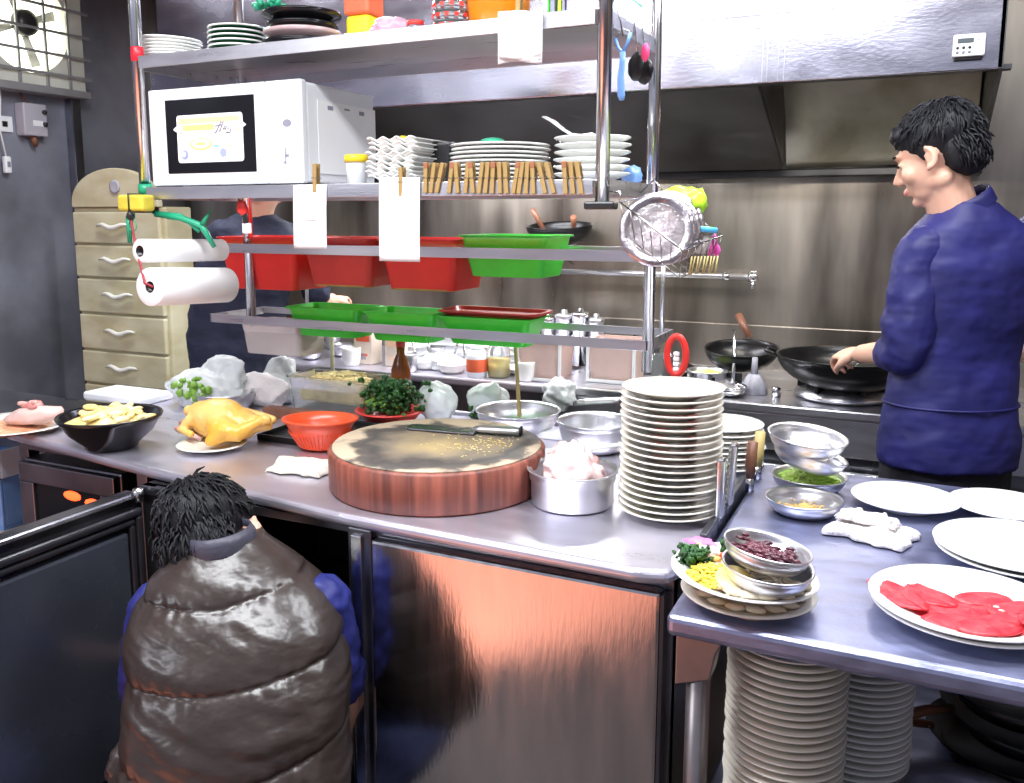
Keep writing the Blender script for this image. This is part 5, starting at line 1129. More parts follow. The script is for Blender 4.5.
# ------------------------------------------------------------------ back preparation counter and clutter
BX1 = at(516, 388, .86).x; BYF = 2.86
t = thing('prep_counter', 'steel preparation counter against the back wall, left of the stove', 'counter', (-2.2, BYF, 0))
wpart('top', box(-2.62, -1.19, BYF, WY-.014, .82, .85, .008), M['worktop'], t)
wpart('body', box(-2.6, -1.21, BYF+.03, WY-.02, .08, .82, .004), M['darksteel'], t)
p = at(572, 412, .80)
t = thing('steel_chute', 'bright curved steel trim hanging on the stove front, behind the mixing bowl', 'trim', (-1.06, 2.74, .0))
mesh_obj('curved_panel', grid(lambda u, v: (-.20+.32*u+.05*u*u, -.05+.115*math.sin(u*1.6)-.0, .72+.07*v+.055*u), 14, 3), M['steel'], t, solid=.006)
def bk(px, py, z=.851, Y=None):
    p = at(px, py, z) if Y is None else atY(px, py, Y); return p
for i, (px, lb, y) in enumerate(((541, 'pinkish frosted tub with pale frame at the back, left of two', 372), (611, 'pinkish frosted tub with pale frame at the back, right of two', 375))):
    q0, q1 = atY(px-25+i*1, 345, 2.93), atY(px+21+i*4, y, 2.93); w_ = q1.x-q0.x; h_ = q0.z-q1.z
    zb_ = SZ if i else .851
    t = thing('storage_tub', lb, 'tub', ((q0.x+q1.x)/2, 3.0, zb_+.001), 0, 'frosted tubs at the back')
    mesh_obj('tub_body', tray(w_, .15, .15, .012, .006, .003, .015), mat('pinkish_tub', (.66, .48, .43), .45, 0, .15, 8), t)
    mesh_obj('corner_frame', gsum([box(s*w_/2*.93-.006, s*w_/2*.93+.006, -.082, -.074, .0, .14, .002) for s in (-1, 1)]+[box(-w_/2*.9, w_/2*.9, -.082, -.074, .0, .012, .002)]), M['whiteplastic'], t)
# cluster of steel canisters
for i, (px, r_, h_) in enumerate(((548, .03, .20), (564, .034, .215), (580, .035, .21), (596, .03, .19))):
    q = atY(px, 340, 3.25)
    o = single('steel_canister', lathe([(0, 0), (r_, 0), (r_, h_-.02), (r_+.003, h_-.018), (r_+.003, h_-.004), (r_-.004, h_), (r_*.4, h_+.002), (r_*.35, h_+.016), (0, h_+.018)], 28), M['steel'] if i % 2 else M['chrome'], 'shiny lidded steel canister at the back wall, %s of four' % from_left(i), 'canister', (q.x, 3.25, .851 if q.x < -1.2 else SZ+.001), 'steel canisters by the back wall')
t = thing('stock_pot', 'dark steel pot at the back beside the canisters, right of the lower rail', 'pot', (atY(640, 330, 3.2).x, 3.2, SZ+.001))
mesh_obj('pot_body', lathe([(0, 0), (.07, 0), (.075, .09), (.08, .092), (.08, .096), (.07, .094), (0, .02)], 36), M['darksteel'], t)
mesh_obj('lid_handle', tube([(-.03, 0, .1), (-.02, 0, .14), (.02, 0, .145), (.04, 0, .1)], .004, 8), M['iron'], t)
# bottles, cartons on the prep counter
def place(px, Y): return atY(px, 380, Y).x
t = thing('sauce_bottle', 'amber brown sauce bottle standing behind the parsley', 'bottle', (atY(401, 375, 2.22).x, 2.22, CZ+.001)); t.scale = (1, 1, 1.25)
mesh_obj('bottle_body', lathe([(0, 0), (.026, 0), (.029, .01), (.029, .11), (.02, .135), (.012, .15), (.012, .165), (0, .166)], 32), M['sauce'], t)
mesh_obj('cap', lathe([(0, .166), (.014, .166), (.014, .185), (0, .187)], 24), M['redold'], t)
t = thing('glass_bottle', 'clear glass bottle with a red label below the right lower green tray', 'bottle', (place(499, 2.95), 2.95, .851))
mesh_obj('bottle_body', lathe([(0, 0), (.04, 0), (.043, .01), (.043, .1), (.03, .13), (.018, .15), (.018, .17), (0, .171)], 32), M['glass'], t)
mesh_obj('lime_juice', lathe([(0, .005), (.038, .006), (.038, .07), (0, .07)], 24), M['tofu'], t)
t = thing('red_label_jar', 'white plastic jar with a red label left of the glass bottle', 'jar', (place(477, 2.92), 2.92, .851))
mesh_obj('jar_body', lathe([(0, 0), (.038, 0), (.04, .08), (.03, .1), (.0, .1)], 28), M['whiteplastic'], t)
mesh_obj('red_label', lathe([(.0402, .02), (.0408, .022), (.0408, .065), (.0402, .068)], 28), M['redprint'], t)
mesh_obj('lid', lathe([(0, .1), (.026, .1), (.026, .115), (0, .117)], 24), M['whiteplastic'], t)
for i, (px, w_, h_, c_) in enumerate(((369, .085, .17, 'redprint'), (397, .06, .15, 'stkorange'))):
    t = thing('food_carton', 'white carton with %s print under the middle green tray' % ('bold red', 'pale orange')[i], 'box', (place(px, 3.0), 3.0, .851))
    mesh_obj('carton', box(-w_/2, w_/2, -.04, .04, 0, h_, .003), M['cardboard'], t)
    mesh_obj('print', box(-w_/2+.01, w_/2-.01, -.0412, -.04, h_*.55, h_*.9)+box(-w_/2+.02, w_/2-.02, -.0412, -.04, h_*.2, h_*.26), M[c_], t)
    if i == 0: mesh_obj('barcode', gsum([box(-.02+.006*k, -.017+.006*k, -.0414, -.04, .02, .045) for k in range(6)]), M['grey'], t)
rr = random.Random(4)
for i, (px, r_, h_, Y_, m_, lb) in enumerate(((342, .045, .05, 3.1, 'alu', 'small upturned steel bowl on the prep counter, leftmost'), (312, .05, .045, 2.98, 'steel', 'shiny steel bowl on the prep counter behind the frosted tub'), (425, .05, .03, 2.98, 'ceramic', 'small white bowl among the clutter under the green trays'), (452, .055, .032, 2.95, 'ceramic', 'wide white bowl among the clutter, right of the small bowl'), (436, .04, .05, 3.2, 'alu', 'small aluminium cup at the back of the prep counter'), (520, .06, .02, 3.05, 'ceramic', 'flat white dish at the right end of the prep counter'), (334, .035, .06, 3.25, 'steel', 'steel cup at the back of the prep counter, left part'))):
    single('small_bowl', lathe(bowl_prof(r_, h_, .55, .002, .002), 32), M[m_], lb, 'bowl', (place(px, Y_), Y_, .851))
for i, (px, Y_, h_, dx, lb) in enumerate(((432, 3.08, .13, -.03, 'steel ladle handle rising from the clutter, left one'), (452, 3.12, .12, .03, 'steel ladle handle rising from the clutter, middle one'), (418, 3.05, .11, -.04, 'steel spoon standing in the clutter under the green trays'), (463, 3.1, .1, 0, 'short steel spoon standing left of the labelled jar'))):
    o = single('serving_spoon', tube([(0, 0, .0), (dx*.5, .01, h_*.5), (dx, .02, h_)], [.009, .005, .008], 8), M['chrome'], lb, 'spoon', (place(px, Y_), Y_, .852))
for i, (px, Y_, sx_, sz_, lb) in enumerate(((300, 3.05, .08, .05, 'crumpled white plastic wrapping left of the cartons'), (445, 3.0, .09, .035, 'crumpled white wrapping in the middle of the prep counter'), (560, 2.77, .06, .055, 'thin white bag hanging at the end of the prep counter'))):
    z_ = .851 if i < 2 else .80
    single('plastic_wrapping', ico((0, 0, sz_*.8), (sx_, .05, sz_), 4, .3, 4, 50+i, flat=.001 if i < 2 else None), M['bag'], lb, 'bag', (place(px, Y_), Y_, z_))
a_ = atY(514, 345, 2.04); b_ = atY(520, 412, 2.04)
single('bamboo_stick', tube([(0, 0, 0), ((a_.x-b_.x), 0, a_.z-CZ-.003)], [.007, .005], 8), M['stickwood'], 'ochre bamboo stick standing behind the mixing bowl under the lower rail', 'stick', (atY(520, 400, 2.27).x, 2.27, CZ+.001))
a_ = atY(326, 338, 2.27); b_ = atY(332, 372, 2.27)
single('wooden_spatula', tube([(0, 0, 0), (-.005, 0, .12), (-.012, .01, .235)], [.011, .007, .008], 8), M['cream'], 'pale wooden spatula handle standing behind the noodle box', 'spatula', (b_.x-.0, 2.28, CZ+.014))

for i, (px, Y_, w_, h_, n_, lb) in enumerate(((411, 3.15, .075, .03, 3, 'left'), (497, 3.2, .09, .025, 4, 'right'), (455, 3.28, .1, .03, 4, 'middle'))):
    for k in range(n_):
        o = single('foam_container', tray(w_*2, .14, h_, .012, .004, .002, .02).m(Matrix.Diagonal((1, 1, -1, 1))).t(0, 0, h_+.001), M['whiteplastic'], 'white foam container, %s in the %s pile on the prep counter' % (from_top(n_-1-k, n_), lb), 'container', (place(px, Y_)+.003*k, Y_, .851+h_*k*1.02), 'foam containers on the prep counter') if k == 0 else dup(o, (place(px, Y_)+.003*k, Y_, .851+h_*k*1.02), (0, 0, .05*k), 'white foam container, %s in the %s pile on the prep counter' % (from_top(n_-1-k, n_), lb))
for i, (px, Y_, r_, m_, lb) in enumerate(((352, 2.93, .04, 'ceramic', 'white cup left of the cartons on the prep counter'), (409, 2.9, .038, 'alu', 'small steel cup right of the cartons on the prep counter'), (526, 2.92, .035, 'ceramic', 'white cup right of the glass bottle on the prep counter'))):
    single('cup', lathe(bowl_prof(r_, .07, .75, .003), 28), M[m_], lb, 'cup', (place(px, Y_), Y_, .851))

# ------------------------------------------------------------------ people
def atD(x, y, d): return CAM + ray(x, y)*(d/FOC)
def frame(fwd, up):
    f = Vector(fwd).normalized(); u = Vector(up); r = f.cross(u).normalized(); u = r.cross(f).normalized()
    return Matrix(((r.x, f.x, u.x), (r.y, f.y, u.y), (r.z, f.z, u.z))).to_4x4()
def head_geo(c, fwd, up, s=1.0, ear=0):
    e = lambda cc, rr, sub=3: ico(cc, rr, sub)
    g = [e((0, -.014, .032), (.076, .094, .086), 4), e((0, .028, -.028), (.061, .064, .082), 4), e((0, .034, -.078), (.047, .048, .034)), e((0, .074, -.101), (.019, .017, .015)),
         tube([(0, .086, .012), (0, .098, -.012), (0, .112, -.034), (0, .1, -.042)], [.008, .009, .0125, .009], 10), e((0, .106, -.036), (.011, .010, .009)), e((.010, .096, -.038), (.008, .009, .007)), e((-.010, .096, -.038), (.008, .009, .007)),
         e((0, .092, -.064), (.022, .011, .006)), e((0, .089, -.074), (.020, .011, .0065)), e((0, .083, .026), (.048, .014, .010))]
    for x in (-1, 1):
        g += [e((x*.04, .062, -.03), (.024, .024, .026)), e((x*.031, .079, .002), (.014, .010, .008)), e((x*.046, .0, -.066), (.014, .036, .022)),
              e((x*(.077+ear), -.006, -.010), (.007+ear, .017, .027)), tube([(x*(.085+ear), .004-.019*math.sin(k*PI/9), -.008+.027*math.cos(k*PI/9)) for k in range(10)], [.0055]*7+[.006, .007, .006], 8), e((x*.08, .006, -.034), (.007, .008, .009))]
    return gsum(g).s(s).m(Matrix.Translation(c) @ frame(fwd, up))
def hair_geo(c, fwd, up, s=1.0, seed=1, n=520, fringe=True, back=.0):
    g = [ico((0, -.018, .046), (.087, .103, .088), 4, .05, 6, seed), ico((0, -.058, -.006), (.074, .057, .070+back), 4, .07, 6, seed+1)]
    for x in (-1, 1): g.append(ico((x*.073, .008, .018), (.010, .022, .034), 2)); g.append(ico((x*.062, -.05, -.015), (.014, .026, .045), 3, .1))
    if fringe: g.append(ico((0, .062, .074), (.062, .034, .036), 3, .15, 7, seed))
    rr = random.Random(seed)
    for i in range(n):
        th, ph = rr.uniform(0, 2*PI), rr.uniform(-.55, 1)
        d = Vector((math.cos(th)*math.sqrt(1-ph*ph), math.sin(th)*math.sqrt(1-ph*ph), ph))
        if d.y > .45 and d.z < .35: continue
        if abs(d.x) > .55 and -.12 < d.y and d.z < -.02: continue
        p = Vector((d.x*.087, -.018+d.y*.103, .046+d.z*.088)) if (d.z > -.1 and not (d.y < 0 and d.z < .45 and rr.random() < .5)) else Vector((d.x*.077, -.055+d.y*.062, -.004+d.z*(.074+back)))
        crown = Vector((0, -.05, .13)); fl = (p-crown); fl = (fl-d*fl.dot(d)).normalized() if (fl-d*fl.dot(d)).length > 1e-4 else Vector((1, 0, 0))
        fl = (fl+Vector((rr.gauss(0, .28), rr.gauss(0, .28), rr.gauss(0, .15)))).normalized(); L_ = rr.uniform(.018, .036)
        g.append(tube([p-d*.004, p+d*.0025+fl*L_*.5, p-d*.002+fl*L_], [.0036, .0032, .001], 5, cap=False))
    return gsum(g).s(s).m(Matrix.Translation(c) @ frame(fwd, up))
def seg(pts, rr, n=16):
    P = [Vector(p) for p in pts]; Q = []; q = []
    for i in range(len(P)-1):
        for k in range(4): Q.append(P[i].lerp(P[i+1], k/4)); q.append(rr[i]+(rr[i+1]-rr[i])*k/4)
    Q.append(P[-1]); q.append(rr[-1])
    for _ in range(2): Q = [Q[0]]+[(Q[i-1]+Q[i]*2+Q[i+1])/4 for i in range(1, len(Q)-1)]+[Q[-1]]
    return tube(Q, q, n)+ico(Q[0], rr[0]*.98, 2)+ico(Q[-1], rr[-1]*.98, 2)
def trunk(rings, n=40, e=2.4):            # rings: centre, right vector, forward vector, half width, half depth
    out = []
    for (c, r, f, a, b) in rings:
        c, r, f = Vector(c), Vector(r).normalized(), Vector(f).normalized(); rg = []
        for k in range(n):
            t_ = 2*PI*k/n; cs, sn = math.cos(t_), math.sin(t_)
            rg.append(c+r*a*math.copysign(abs(cs)**(2/e), cs)+f*b*math.copysign(abs(sn)**(2/e), sn))
        out.append(rg)
    return loft(out)
def hand_geo(w_, d, pn, side=1, curl=.5, s=1.0, spread=.02):
    # wrist w_, pointing direction d, palm normal pn (the side the fingers curl to)
    d = Vector(d).normalized(); pn = Vector(pn); pn = (pn-d*pn.dot(d)).normalized(); x = d.cross(pn).normalized()*side
    P = lambda a, b, c: Vector(w_)+(x*a+d*b+pn*c)*s
    g = [loft([[P(hw*math.cos(2*PI*k/16), y, .013*th*math.sin(2*PI*k/16)) for k in range(16)] for (y, hw, th) in ((-.01, .024, 1.5), (.015, .03, 1.15), (.045, .038, 1.0), (.075, .041, .9), (.09, .038, .75))])]
    for i, (fx, L_, r_) in enumerate(((-.031, .066, .0078), (-.0105, .075, .0082), (.0105, .071, .0080), (.031, .056, .0072))):
        c = curl*(1+.12*i); pts = [P(fx, .078, 0)]; a = .0; pos = Vector((fx, .085, 0)); pts.append(P(*pos))
        for l_ in (.45, .32, .23):
            a += c*(.9 if l_ == .45 else 1); pos = pos+Vector((fx*spread*10*l_*.3, math.cos(a), math.sin(a)))*L_*l_; pts.append(P(*pos))
        g.append(tube(pts, [r_*s*1.05, r_*s*1.05, r_*s, r_*s*.9, r_*s*.75], 10)); g.append(ico(pts[-1], r_*s*.78, 2))
    tp = [P(-.022, .02, .004), P(-.042, .045, .016), P(-.046, .068, .030), P(-.038, .088, .040)]
    g.append(tube(tp, [.015*s, .011*s, .0095*s, .008*s], 10)); g.append(ico(tp[-1], .0082*s, 2))
    return gsum(g)
def foot_geo(an, d, s=1):
    d = Vector((d[0], d[1], 0)).normalized(); a = Vector((an[0], an[1], 0)); r = Vector((d.y, -d.x, 0))
    return trunk([(a-d*.07+Vector((0, 0, .035)), r, (0, 0, 1), .028, .03), (a+Vector((0, 0, .042)), r, (0, 0, 1), .038, .04), (a+d*.08+Vector((0, 0, .034)), r, (0, 0, 1), .046, .032), (a+d*.15+Vector((0, 0, .025)), r, (0, 0, 1), .046, .023), (a+d*.19+Vector((0, 0, .02)), r, (0, 0, 1), .03, .016)], 24)

# ---- the cook in the royal blue shirt, back to the camera, head turned left over the wok
def cook():
    base = Vector((.10, 2.50, 0)); t = thing('person', 'person in a royal blue shirt seen from behind, looking down and stirring the wok', 'person', base)
    f = Vector((-.50, .86, 0)).normalized(); r = Vector((f.y, -f.x, 0))
    hc = atY(936, 155, 2.42); hf = Vector((-.93, .26, -.36)); hu = Vector((-.30, .05, .95))
    nape = Vector((.085, 2.455, 1.46))
    pel = Vector((.09, 2.49, .93)); 
    sL = Vector((-.005, 2.39, 1.372)); sR = Vector((.262, 2.565, 1.40))
    eL = Vector((-.012, 2.37, 1.12)); wL = atY(862, 354, 2.56); hd = atY(838, 350, 2.66)
    eR = Vector((.36, 2.62, 1.14)); wR = Vector((.22, 2.82, 1.06))
    legs = []
    for s in (-1, 1):
        hip = pel+r*s*.085+Vector((0, 0, -.06)); kn = Vector((hip.x+.01*s, hip.y+.02, .49)); an = Vector((hip.x+.02*s, hip.y-.01, .09)); legs.append((hip, kn, an))
    body = [head_geo(hc, hf, hu, .93), seg([hc+Vector((.02, .0, -.05)), nape+Vector((-.01, 0, -.04))], [.054, .06]),
            trunk([(pel+Vector((0, 0, -.10)), r, f, .12, .09), (pel, r, f, .15, .10), (pel+Vector((0, 0, .17)), r, f, .13, .085), (Vector((.10, 2.47, 1.26)), r, f, .155, .095), (Vector((.108, 2.465, 1.38)), r, f, .15, .08), (Vector((.095, 2.46, 1.45)), r, f, .07, .06)])]
    body += [seg([sL, eL, wL], [.046, .038, .026]), seg([sR, eR, wR], [.046, .038, .026])]
    body += [hand_geo(wL+(hd-wL)*.12, (hd-wL)+Vector((0, 0, -.01)), (.3, .2, -.9), -1, .75, .95), hand_geo(wR, (-.6, .6, -.1), (0, 0, -1), 1, .7)]
    for hip, kn, an in legs: body += [seg([hip, kn, an], [.075, .052, .036]), foot_geo(an, f)]
    mesh_obj('body', gsum(body).t(*(-base)), M['skin'], t, remesh=.0048, smooth=2)
    # clothes
    sh = [trunk([(pel+Vector((-.0, -.0, -.112)), r, f, .166, .13), (pel+Vector((0, 0, -.05)), r, f, .168, .132), (pel+Vector((.0, 0, .06)), r, f, .158, .115), (pel+Vector((0, 0, .17)), r, f, .152, .105), (Vector((.10, 2.47, 1.22)), r, f, .168, .112), (Vector((.105, 2.465, 1.33)), r, f, .176, .108), (Vector((.108, 2.462, 1.40)), r, f, .158, .09), (Vector((.098, 2.456, 1.45)), r, f, .10, .075), (Vector((.088, 2.452, 1.485)), r, f, .062, .062)], 44)]
    sl = [seg([sL+Vector((.015, .0, -.0)), sL+Vector((-.005, -.005, -.05)), eL+Vector((0, -.01, .02)), eL.lerp(wL, .22)], [.062, .064, .060, .054])]
    sl2 = [seg([sR, eR, eR.lerp(wR, .25)], [.068, .06, .054])]
    cf = eL.lerp(wL, .20); ca = (wL-eL).normalized()
    sl += [seg([eL+ca*.02, eL+ca*.075], [.060, .054]), seg([sL.lerp(eL, .72)+Vector((-.012, 0, 0)), sL.lerp(eL, .80)+Vector((-.012, .02, 0))], [.064, .064])]
    mesh_obj('shirt', gsum(sh).t(*(-base)), M['navy'], t, remesh=.008, smooth=3, disp=[(.10, .014, 1), (.035, .004, 2)])
    for q_ in (sl, sl2): mesh_obj('sleeve', gsum(q_).t(*(-base)), M['navy'], t, remesh=.007, smooth=3, disp=[(.07, .014, 1), (.03, .006, 2)])
    col = []
    cn = hc.lerp(nape, .80)+Vector((.0, 0, -.015)); ax = (hc+Vector((.01, 0, 0))-nape).normalized()
    A_ = Vector((.088, 2.452, 1.472))
    fr = frame((-.9, .3, -.35), hc-A_)
    mesh_obj('collar', lathe([(.070, -.018), (.069, .004), (.066, .018), (.063, .018), (.066, -.004), (.067, -.018)], 40, squash=1).s(.98, 1.1, 1).m(Matrix.Translation(A_-base+Vector((-.010, 0, .006))) @ fr), M['navy'], t)
    tr = []
    for hip, kn, an in legs: tr.append(seg([hip+Vector((0, 0, .02)), kn, Vector((an.x, an.y, .10))], [.082, .076, .066]))
    tr.append(trunk([(pel+Vector((0, 0, -.17)), r, f, .15, .11), (pel+Vector((0, 0, .02)), r, f, .152, .112)]))
    mesh_obj('trousers', gsum(tr).t(*(-base)), M['blacktrouser'], t, remesh=.010, smooth=2, disp=[(.08, .015, 1)])
    for hip, kn, an in legs: mesh_obj('shoe', foot_geo(an, f).s(1.0).t(*(-base)), M['blackplastic'], t)
    mesh_obj('apron_tie', tube([pel+Vector((0, 0, .05))-base+r*(.166*math.cos(a_))+f*(.124*math.sin(a_)) for a_ in [2*PI*k/40 for k in range(40)]], .0035, 6, True), M['navy'], t)
    mesh_obj('hair', hair_geo(hc+Vector((.004, 0, .002)), hf, hu, .925, 4, 1200, back=.006).t(*(-base)), M['hair'], t)
    mesh_obj('eye', ico((0, 0, 0), (.011, .006, .004), 2).m(Matrix.Translation(hc-base) @ frame(hf, hu) @ Matrix.Translation((-.030, .079, .001))), M['hair'], t)
    mesh_obj('eyebrow', ico((0, 0, 0), (.02, .006, .004), 2).m(Matrix.Translation(hc-base) @ frame(hf, hu) @ Matrix.Translation((-.030, .080, .025))), M['hair'], t)
    mesh_obj('lips', ico((0, 0, 0), (.021, .010, .009), 2).m(Matrix.Translation(hc-base) @ frame(hf, hu) @ Matrix.Translation((0, .086, -.064))), mat('lips', (.55, .20, .17), .4), t)
cook()

# ---- crouching person in the quilted vest
def croucher():
    DS = 1.08
    def atD(x, y, d): return CAM + ray(x, y)*(d*DS/FOC)
    base = atD(235, 760, 1.55); base.z = 0
    t = thing('person', 'person crouching at the open fridge, seen from behind, in a brown quilted vest', 'person', base)
    aw = Vector((_fw.x, _fw.y, 0)).normalized(); rt = _rt.copy()
    hc = atD(212, 543, 1.66); hr = (_rt*.92+Vector((0, 0, 1))*.36).normalized(); hf0 = (aw*.80+Vector((0, 0, -.50))-rt*.08); hf = (hf0-hr*hf0.dot(hr)).normalized(); hu = hr.cross(hf)
    ks = [(872, 150, 318, 1.47, .12), (835, 128, 338, 1.47, .14), (800, 118, 346, 1.49, .15), (770, 119, 347, 1.50, .152), (740, 126, 347, 1.51, .15), (705, 131, 348, 1.52, .145), (670, 132, 347, 1.535, .14), (640, 131, 345, 1.55, .135), (612, 135, 338, 1.565, .125), (590, 143, 327, 1.58, .115), (572, 156, 312, 1.59, .10), (557, 172, 292, 1.60, .085), (545, 182, 272, 1.605, .07), (534, 188, 259, 1.61, .062)]
    def kv(y):
        for a, b in zip(ks, ks[1:]):
            if b[0] <= y <= a[0]:
                u = (a[0]-y)/(a[0]-b[0]); return [a[i]+(b[i]-a[i])*u for i in range(5)]
        return list(ks[-1] if y < ks[-1][0] else ks[0])
    def sk(y): 
        v = [0]*5
        for d in (-8, -4, 0, 4, 8):
            q = kv(min(872, max(534, y+d))); v = [v[i]+q[i]/5 for i in range(5)]
        return v
    xc = 235
    def seam(i, x):
        yc, sl, sr = ((587, .01, -.27), (660, .02, -.205), (750, -.085, -.30))[i]
        return yc+(sl*(xc-x) if x < xc else sr*(x-xc))
    N, Rr = 200, 170; rings = []
    for j in range(Rr+1):
        y = 872-(872-534)*j/Rr; _, x0, x1, D, th = sk(y); c = atD((x0+x1)/2, y, D); a = (x1-x0)/2*D*DS/FOC; rg = []
        for k in range(N):
            t_ = 2*PI*k/N; cs, sn = math.cos(t_), math.sin(t_); e = 2.5
            X_ = math.copysign(abs(cs)**(2/e), cs); Y_ = math.copysign(abs(sn)**(2/e), sn)
            p = c+rt*a*X_+aw*th*Y_
            nrm = (rt*X_/a+aw*Y_/th).normalized()
            px_ = (x0+x1)/2+X_*(x1-x0)/2
            ds = min(abs(y-seam(i, px_)) for i in range(3)); puff = .010*(1-math.exp(-ds/16.0))+.004*(1-math.exp(-ds/1.6))-.010
            pull = .0016*math.sin(px_*.42+3*nz(px_*.03, y*.02, 4))*math.exp(-ds/11)
            wr = .0030*nz(px_*.016+y*.008, y*.045-px_*.018, 2.2)+.0020*nz(px_*.03+y*.02, y*.09-px_*.04, 5.2)+.0025*abs(nz(px_*.010, y*.04+px_*.012, 8))
            vfade = min(1, (y-534)/25); rg.append(p+nrm*((puff+pull+wr*1.3)*vfade))
        rings.append(rg)
    v = mesh_obj('quilted_vest', loft(rings).t(*(-base)), M['vest'], t)
    mesh_obj('vest_bulge', ico(atD(133, 762, 1.50)-base, (.035, .05, .05), 4, .15, 5, 3), M['vest'], t)
    cc = atD(220, 537, 1.59); sh_ = (hc-cc).normalized()
    fr = frame(hf, (rt*-.10+Vector((0, 0, .93))+aw*.25))
    mesh_obj('collar', lathe([(.074, -.022), (.073, .0), (.066, .014), (.062, .014), (.066, -.004), (.066, -.022)], 44).s(.92, .92, 1).m(Matrix.Translation(cc-base+aw*.005) @ frame(aw, rt*-.12+Vector((0, 0, .9))+aw*.2)), M['collar'], t)
    SL, EL, WL = atD(158, 606, 1.61), atD(140, 693, 1.62), atD(185, 680, 1.86)
    SR, ER, WR = atD(322, 600, 1.60), atD(341, 676, 1.64), atD(347, 738, 1.78)
    pel = atD(235, 850, 1.52)
    hips = [(pel-rt*.09, atD(92, 812, 1.72)), (pel+rt*.09, atD(330, 815, 1.78))]
    body = [head_geo(hc, hf, hu, 1.0, .014), seg([hc, cc+Vector((0, 0, -.05))], [.050, .046]),
            trunk([(pel, rt, aw, .13, .09), (atD(238, 740, 1.56), rt, aw, .14, .09), (atD(238, 640, 1.59), rt, aw, .15, .09), (atD(236, 590, 1.61), rt, aw, .13, .07), (atD(222, 550, 1.615), rt, aw, .07, .055)])]
    body += [seg([SL, EL, WL], [.045, .037, .026]), seg([SR, ER, WR], [.045, .036, .026]), hand_geo(WL, aw+Vector((0, 0, -.2)), (0, 0, -1), 1, .6), hand_geo(WR, aw*.8+Vector((0, 0, -.5)), -rt, -1, .5)]
    legs = []
    for i, (hp, kn) in enumerate(hips):
        an = Vector((kn.x, kn.y, 0))-aw*.17; an.z = .09; legs.append((hp, kn, an)); body += [seg([hp, kn, an], [.075, .052, .036]), foot_geo(an, aw)]
    mesh_obj('body', gsum(body).t(*(-base)), M['skin'], t, remesh=.005, smooth=2)
    for S_, E_, W_, f_ in ((SL, EL, WL, .55), (SR, ER, WR, .16)):
        mesh_obj('sleeve', seg([S_, E_, E_.lerp(W_, f_)], [.056, .050, .043], 24).t(*(-base)), M['bluesleeve'], t, remesh=.007, smooth=2, disp=[(.05, .016, 1), (.02, .006, 1)])
    jn = [trunk([(pel+Vector((0, 0, -.08)), rt, aw, .13, .10), (pel+Vector((0, 0, .02)), rt, aw, .16, .12), (pel+Vector((0, 0, .12)), rt, aw, .15, .11)])]
    for hp, kn, an in legs: jn.append(seg([hp, kn, Vector((an.x, an.y, .11))], [.098, .072, .058]))
    mesh_obj('jeans', gsum(jn).t(*(-base)), M['denim'], t, remesh=.010, smooth=2, disp=[(.06, .014, 1)])
    for hp, kn, an in legs: mesh_obj('shoe', foot_geo(an, aw).t(*(-base)), M['blackplastic'], t)
    mesh_obj('hair', hair_geo(hc, hf, hu, 1.02, 9, 1300, back=.010).t(*(-base)), M['hair'], t)
croucher()

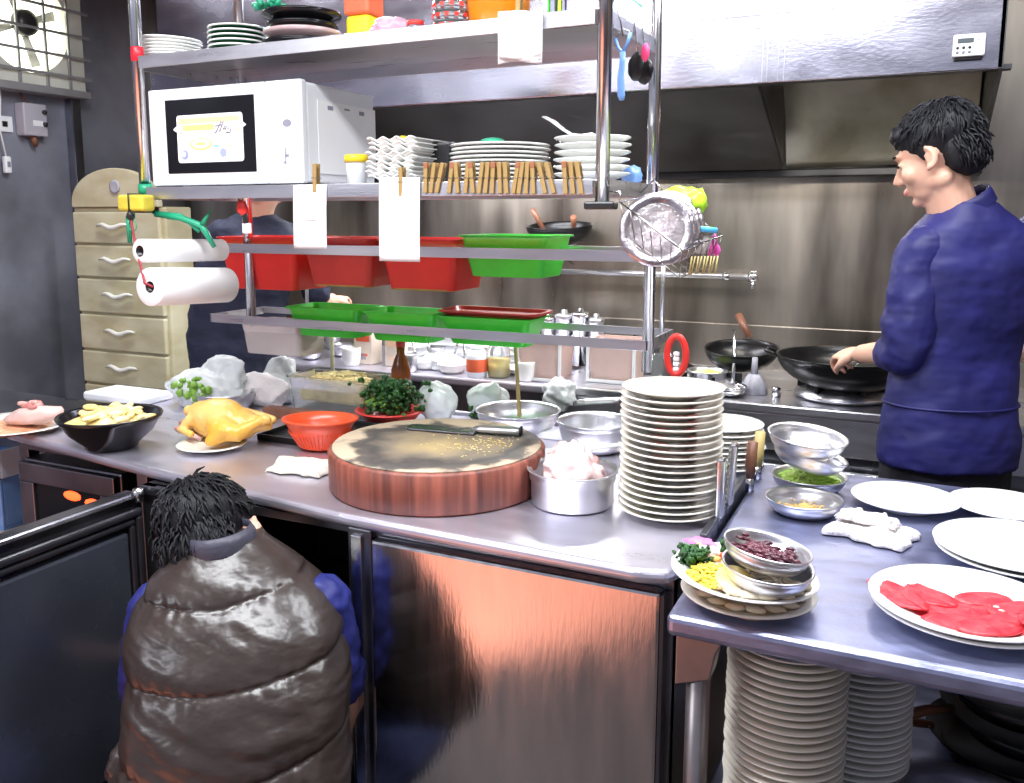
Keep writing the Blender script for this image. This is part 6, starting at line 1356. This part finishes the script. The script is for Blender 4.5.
# ---- helper in the navy tee behind the rack
def helper():
    base = atY(240, 385, 2.5); base.z = 0
    t = thing('person', 'person in a dark navy tee and jeans behind the rack, face hidden by the shelf', 'person', base)
    f = Vector((-.55, .83, 0)).normalized(); r = Vector((f.y, -f.x, 0)); Y0 = 2.5
    P = lambda x, y, Y=Y0: atY(x, y, Y)
    hc = P(262, 178, 2.50); hf = Vector((-.9, .1, -.42)); hu = Vector((-.4, .05, .9))
    pel = P(240, 392); ch = P(250, 262); sh0 = P(255, 222); wa = P(236, 335)
    sL, sR = P(222, 238, 2.42), P(292, 240, 2.60)
    eR = P(322, 305, 2.66); wR = P(332, 300, 2.80); eL = P(200, 300, 2.55); wL = P(230, 345, 2.8)
    body = [head_geo(hc, hf, hu, 1.05), seg([hc+Vector((.01, 0, -.04)), sh0+Vector((0, 0, .01))], [.052, .058]),
            trunk([(pel+Vector((0, 0, -.08)), r, f, .12, .09), (wa, r, f, .13, .09), (ch, r, f, .16, .1), (sh0+Vector((0, 0, -.02)), r, f, .10, .07)]),
            seg([sL, eL, wL], [.045, .036, .026]), seg([sR, eR, wR], [.045, .038, .027]), hand_geo(wR, (-.2, .9, 0), (0, 0, -1), 1, .7), hand_geo(wL, (.3, .9, -.1), (0, 0, -1), -1, .6)]
    legs = []
    for s in (-1, 1):
        hip = pel+r*s*.085+Vector((0, 0, -.04)); kn = Vector((hip.x, hip.y+.01, .47)); an = Vector((hip.x, hip.y, .09)); legs.append((hip, kn, an)); body += [seg([hip, kn, an], [.075, .052, .036]), foot_geo(an, f)]
    mesh_obj('body', gsum(body).t(*(-base)), M['skin'], t, remesh=.006, smooth=2)
    te = [trunk([(P(240, 372), r, f, .172, .145), (wa, r, f, .172, .14), (P(240, 300), r, f, .175, .135), (ch, r, f, .18, .128), (P(254, 236), r, f, .165, .11), (sh0+Vector((-.0, 0, .0)), r, f, .11, .08), (sh0+Vector((.0, 0, .03)), r, f, .065, .06)], 40)]
    te += [seg([sL, sL.lerp(eL, .8)], [.066, .058]), seg([sR, sR.lerp(eR, .8)], [.064, .056])]
    mesh_obj('tee_shirt', gsum(te).t(*(-base)), M['darknavy'], t, remesh=.010, smooth=3, disp=[(.09, .02, 1), (.03, .008, 1)])
    jn = [trunk([(pel+Vector((0, 0, -.12)), r, f, .14, .11), (pel+Vector((0, 0, .06)), r, f, .152, .118)])]
    for hp, kn, an in legs: jn.append(seg([hp, kn, Vector((an.x, an.y, .11))], [.098, .075, .062]))
    mesh_obj('jeans', gsum(jn).t(*(-base)), M['denim'], t, remesh=.010, smooth=2, disp=[(.06, .012, 1)])
    for hp, kn, an in legs: mesh_obj('shoe', foot_geo(an, f).t(*(-base)), M['blackplastic'], t)
    mesh_obj('hair', hair_geo(hc+Vector((0, 0, .0)), hf, hu, 1.07, 14, 260).t(*(-base)), M['hair'], t)
    q = wR+Vector((0, .06, -.0))
    single('black_spatula', box(-.06, .05, -.004, .004, -.03, .03, .004), M['blackplastic'], 'black spatula blade held behind the green trays by the person in navy', 'spatula', (q.x-.03, q.y+.02, q.z-.03))
helper()
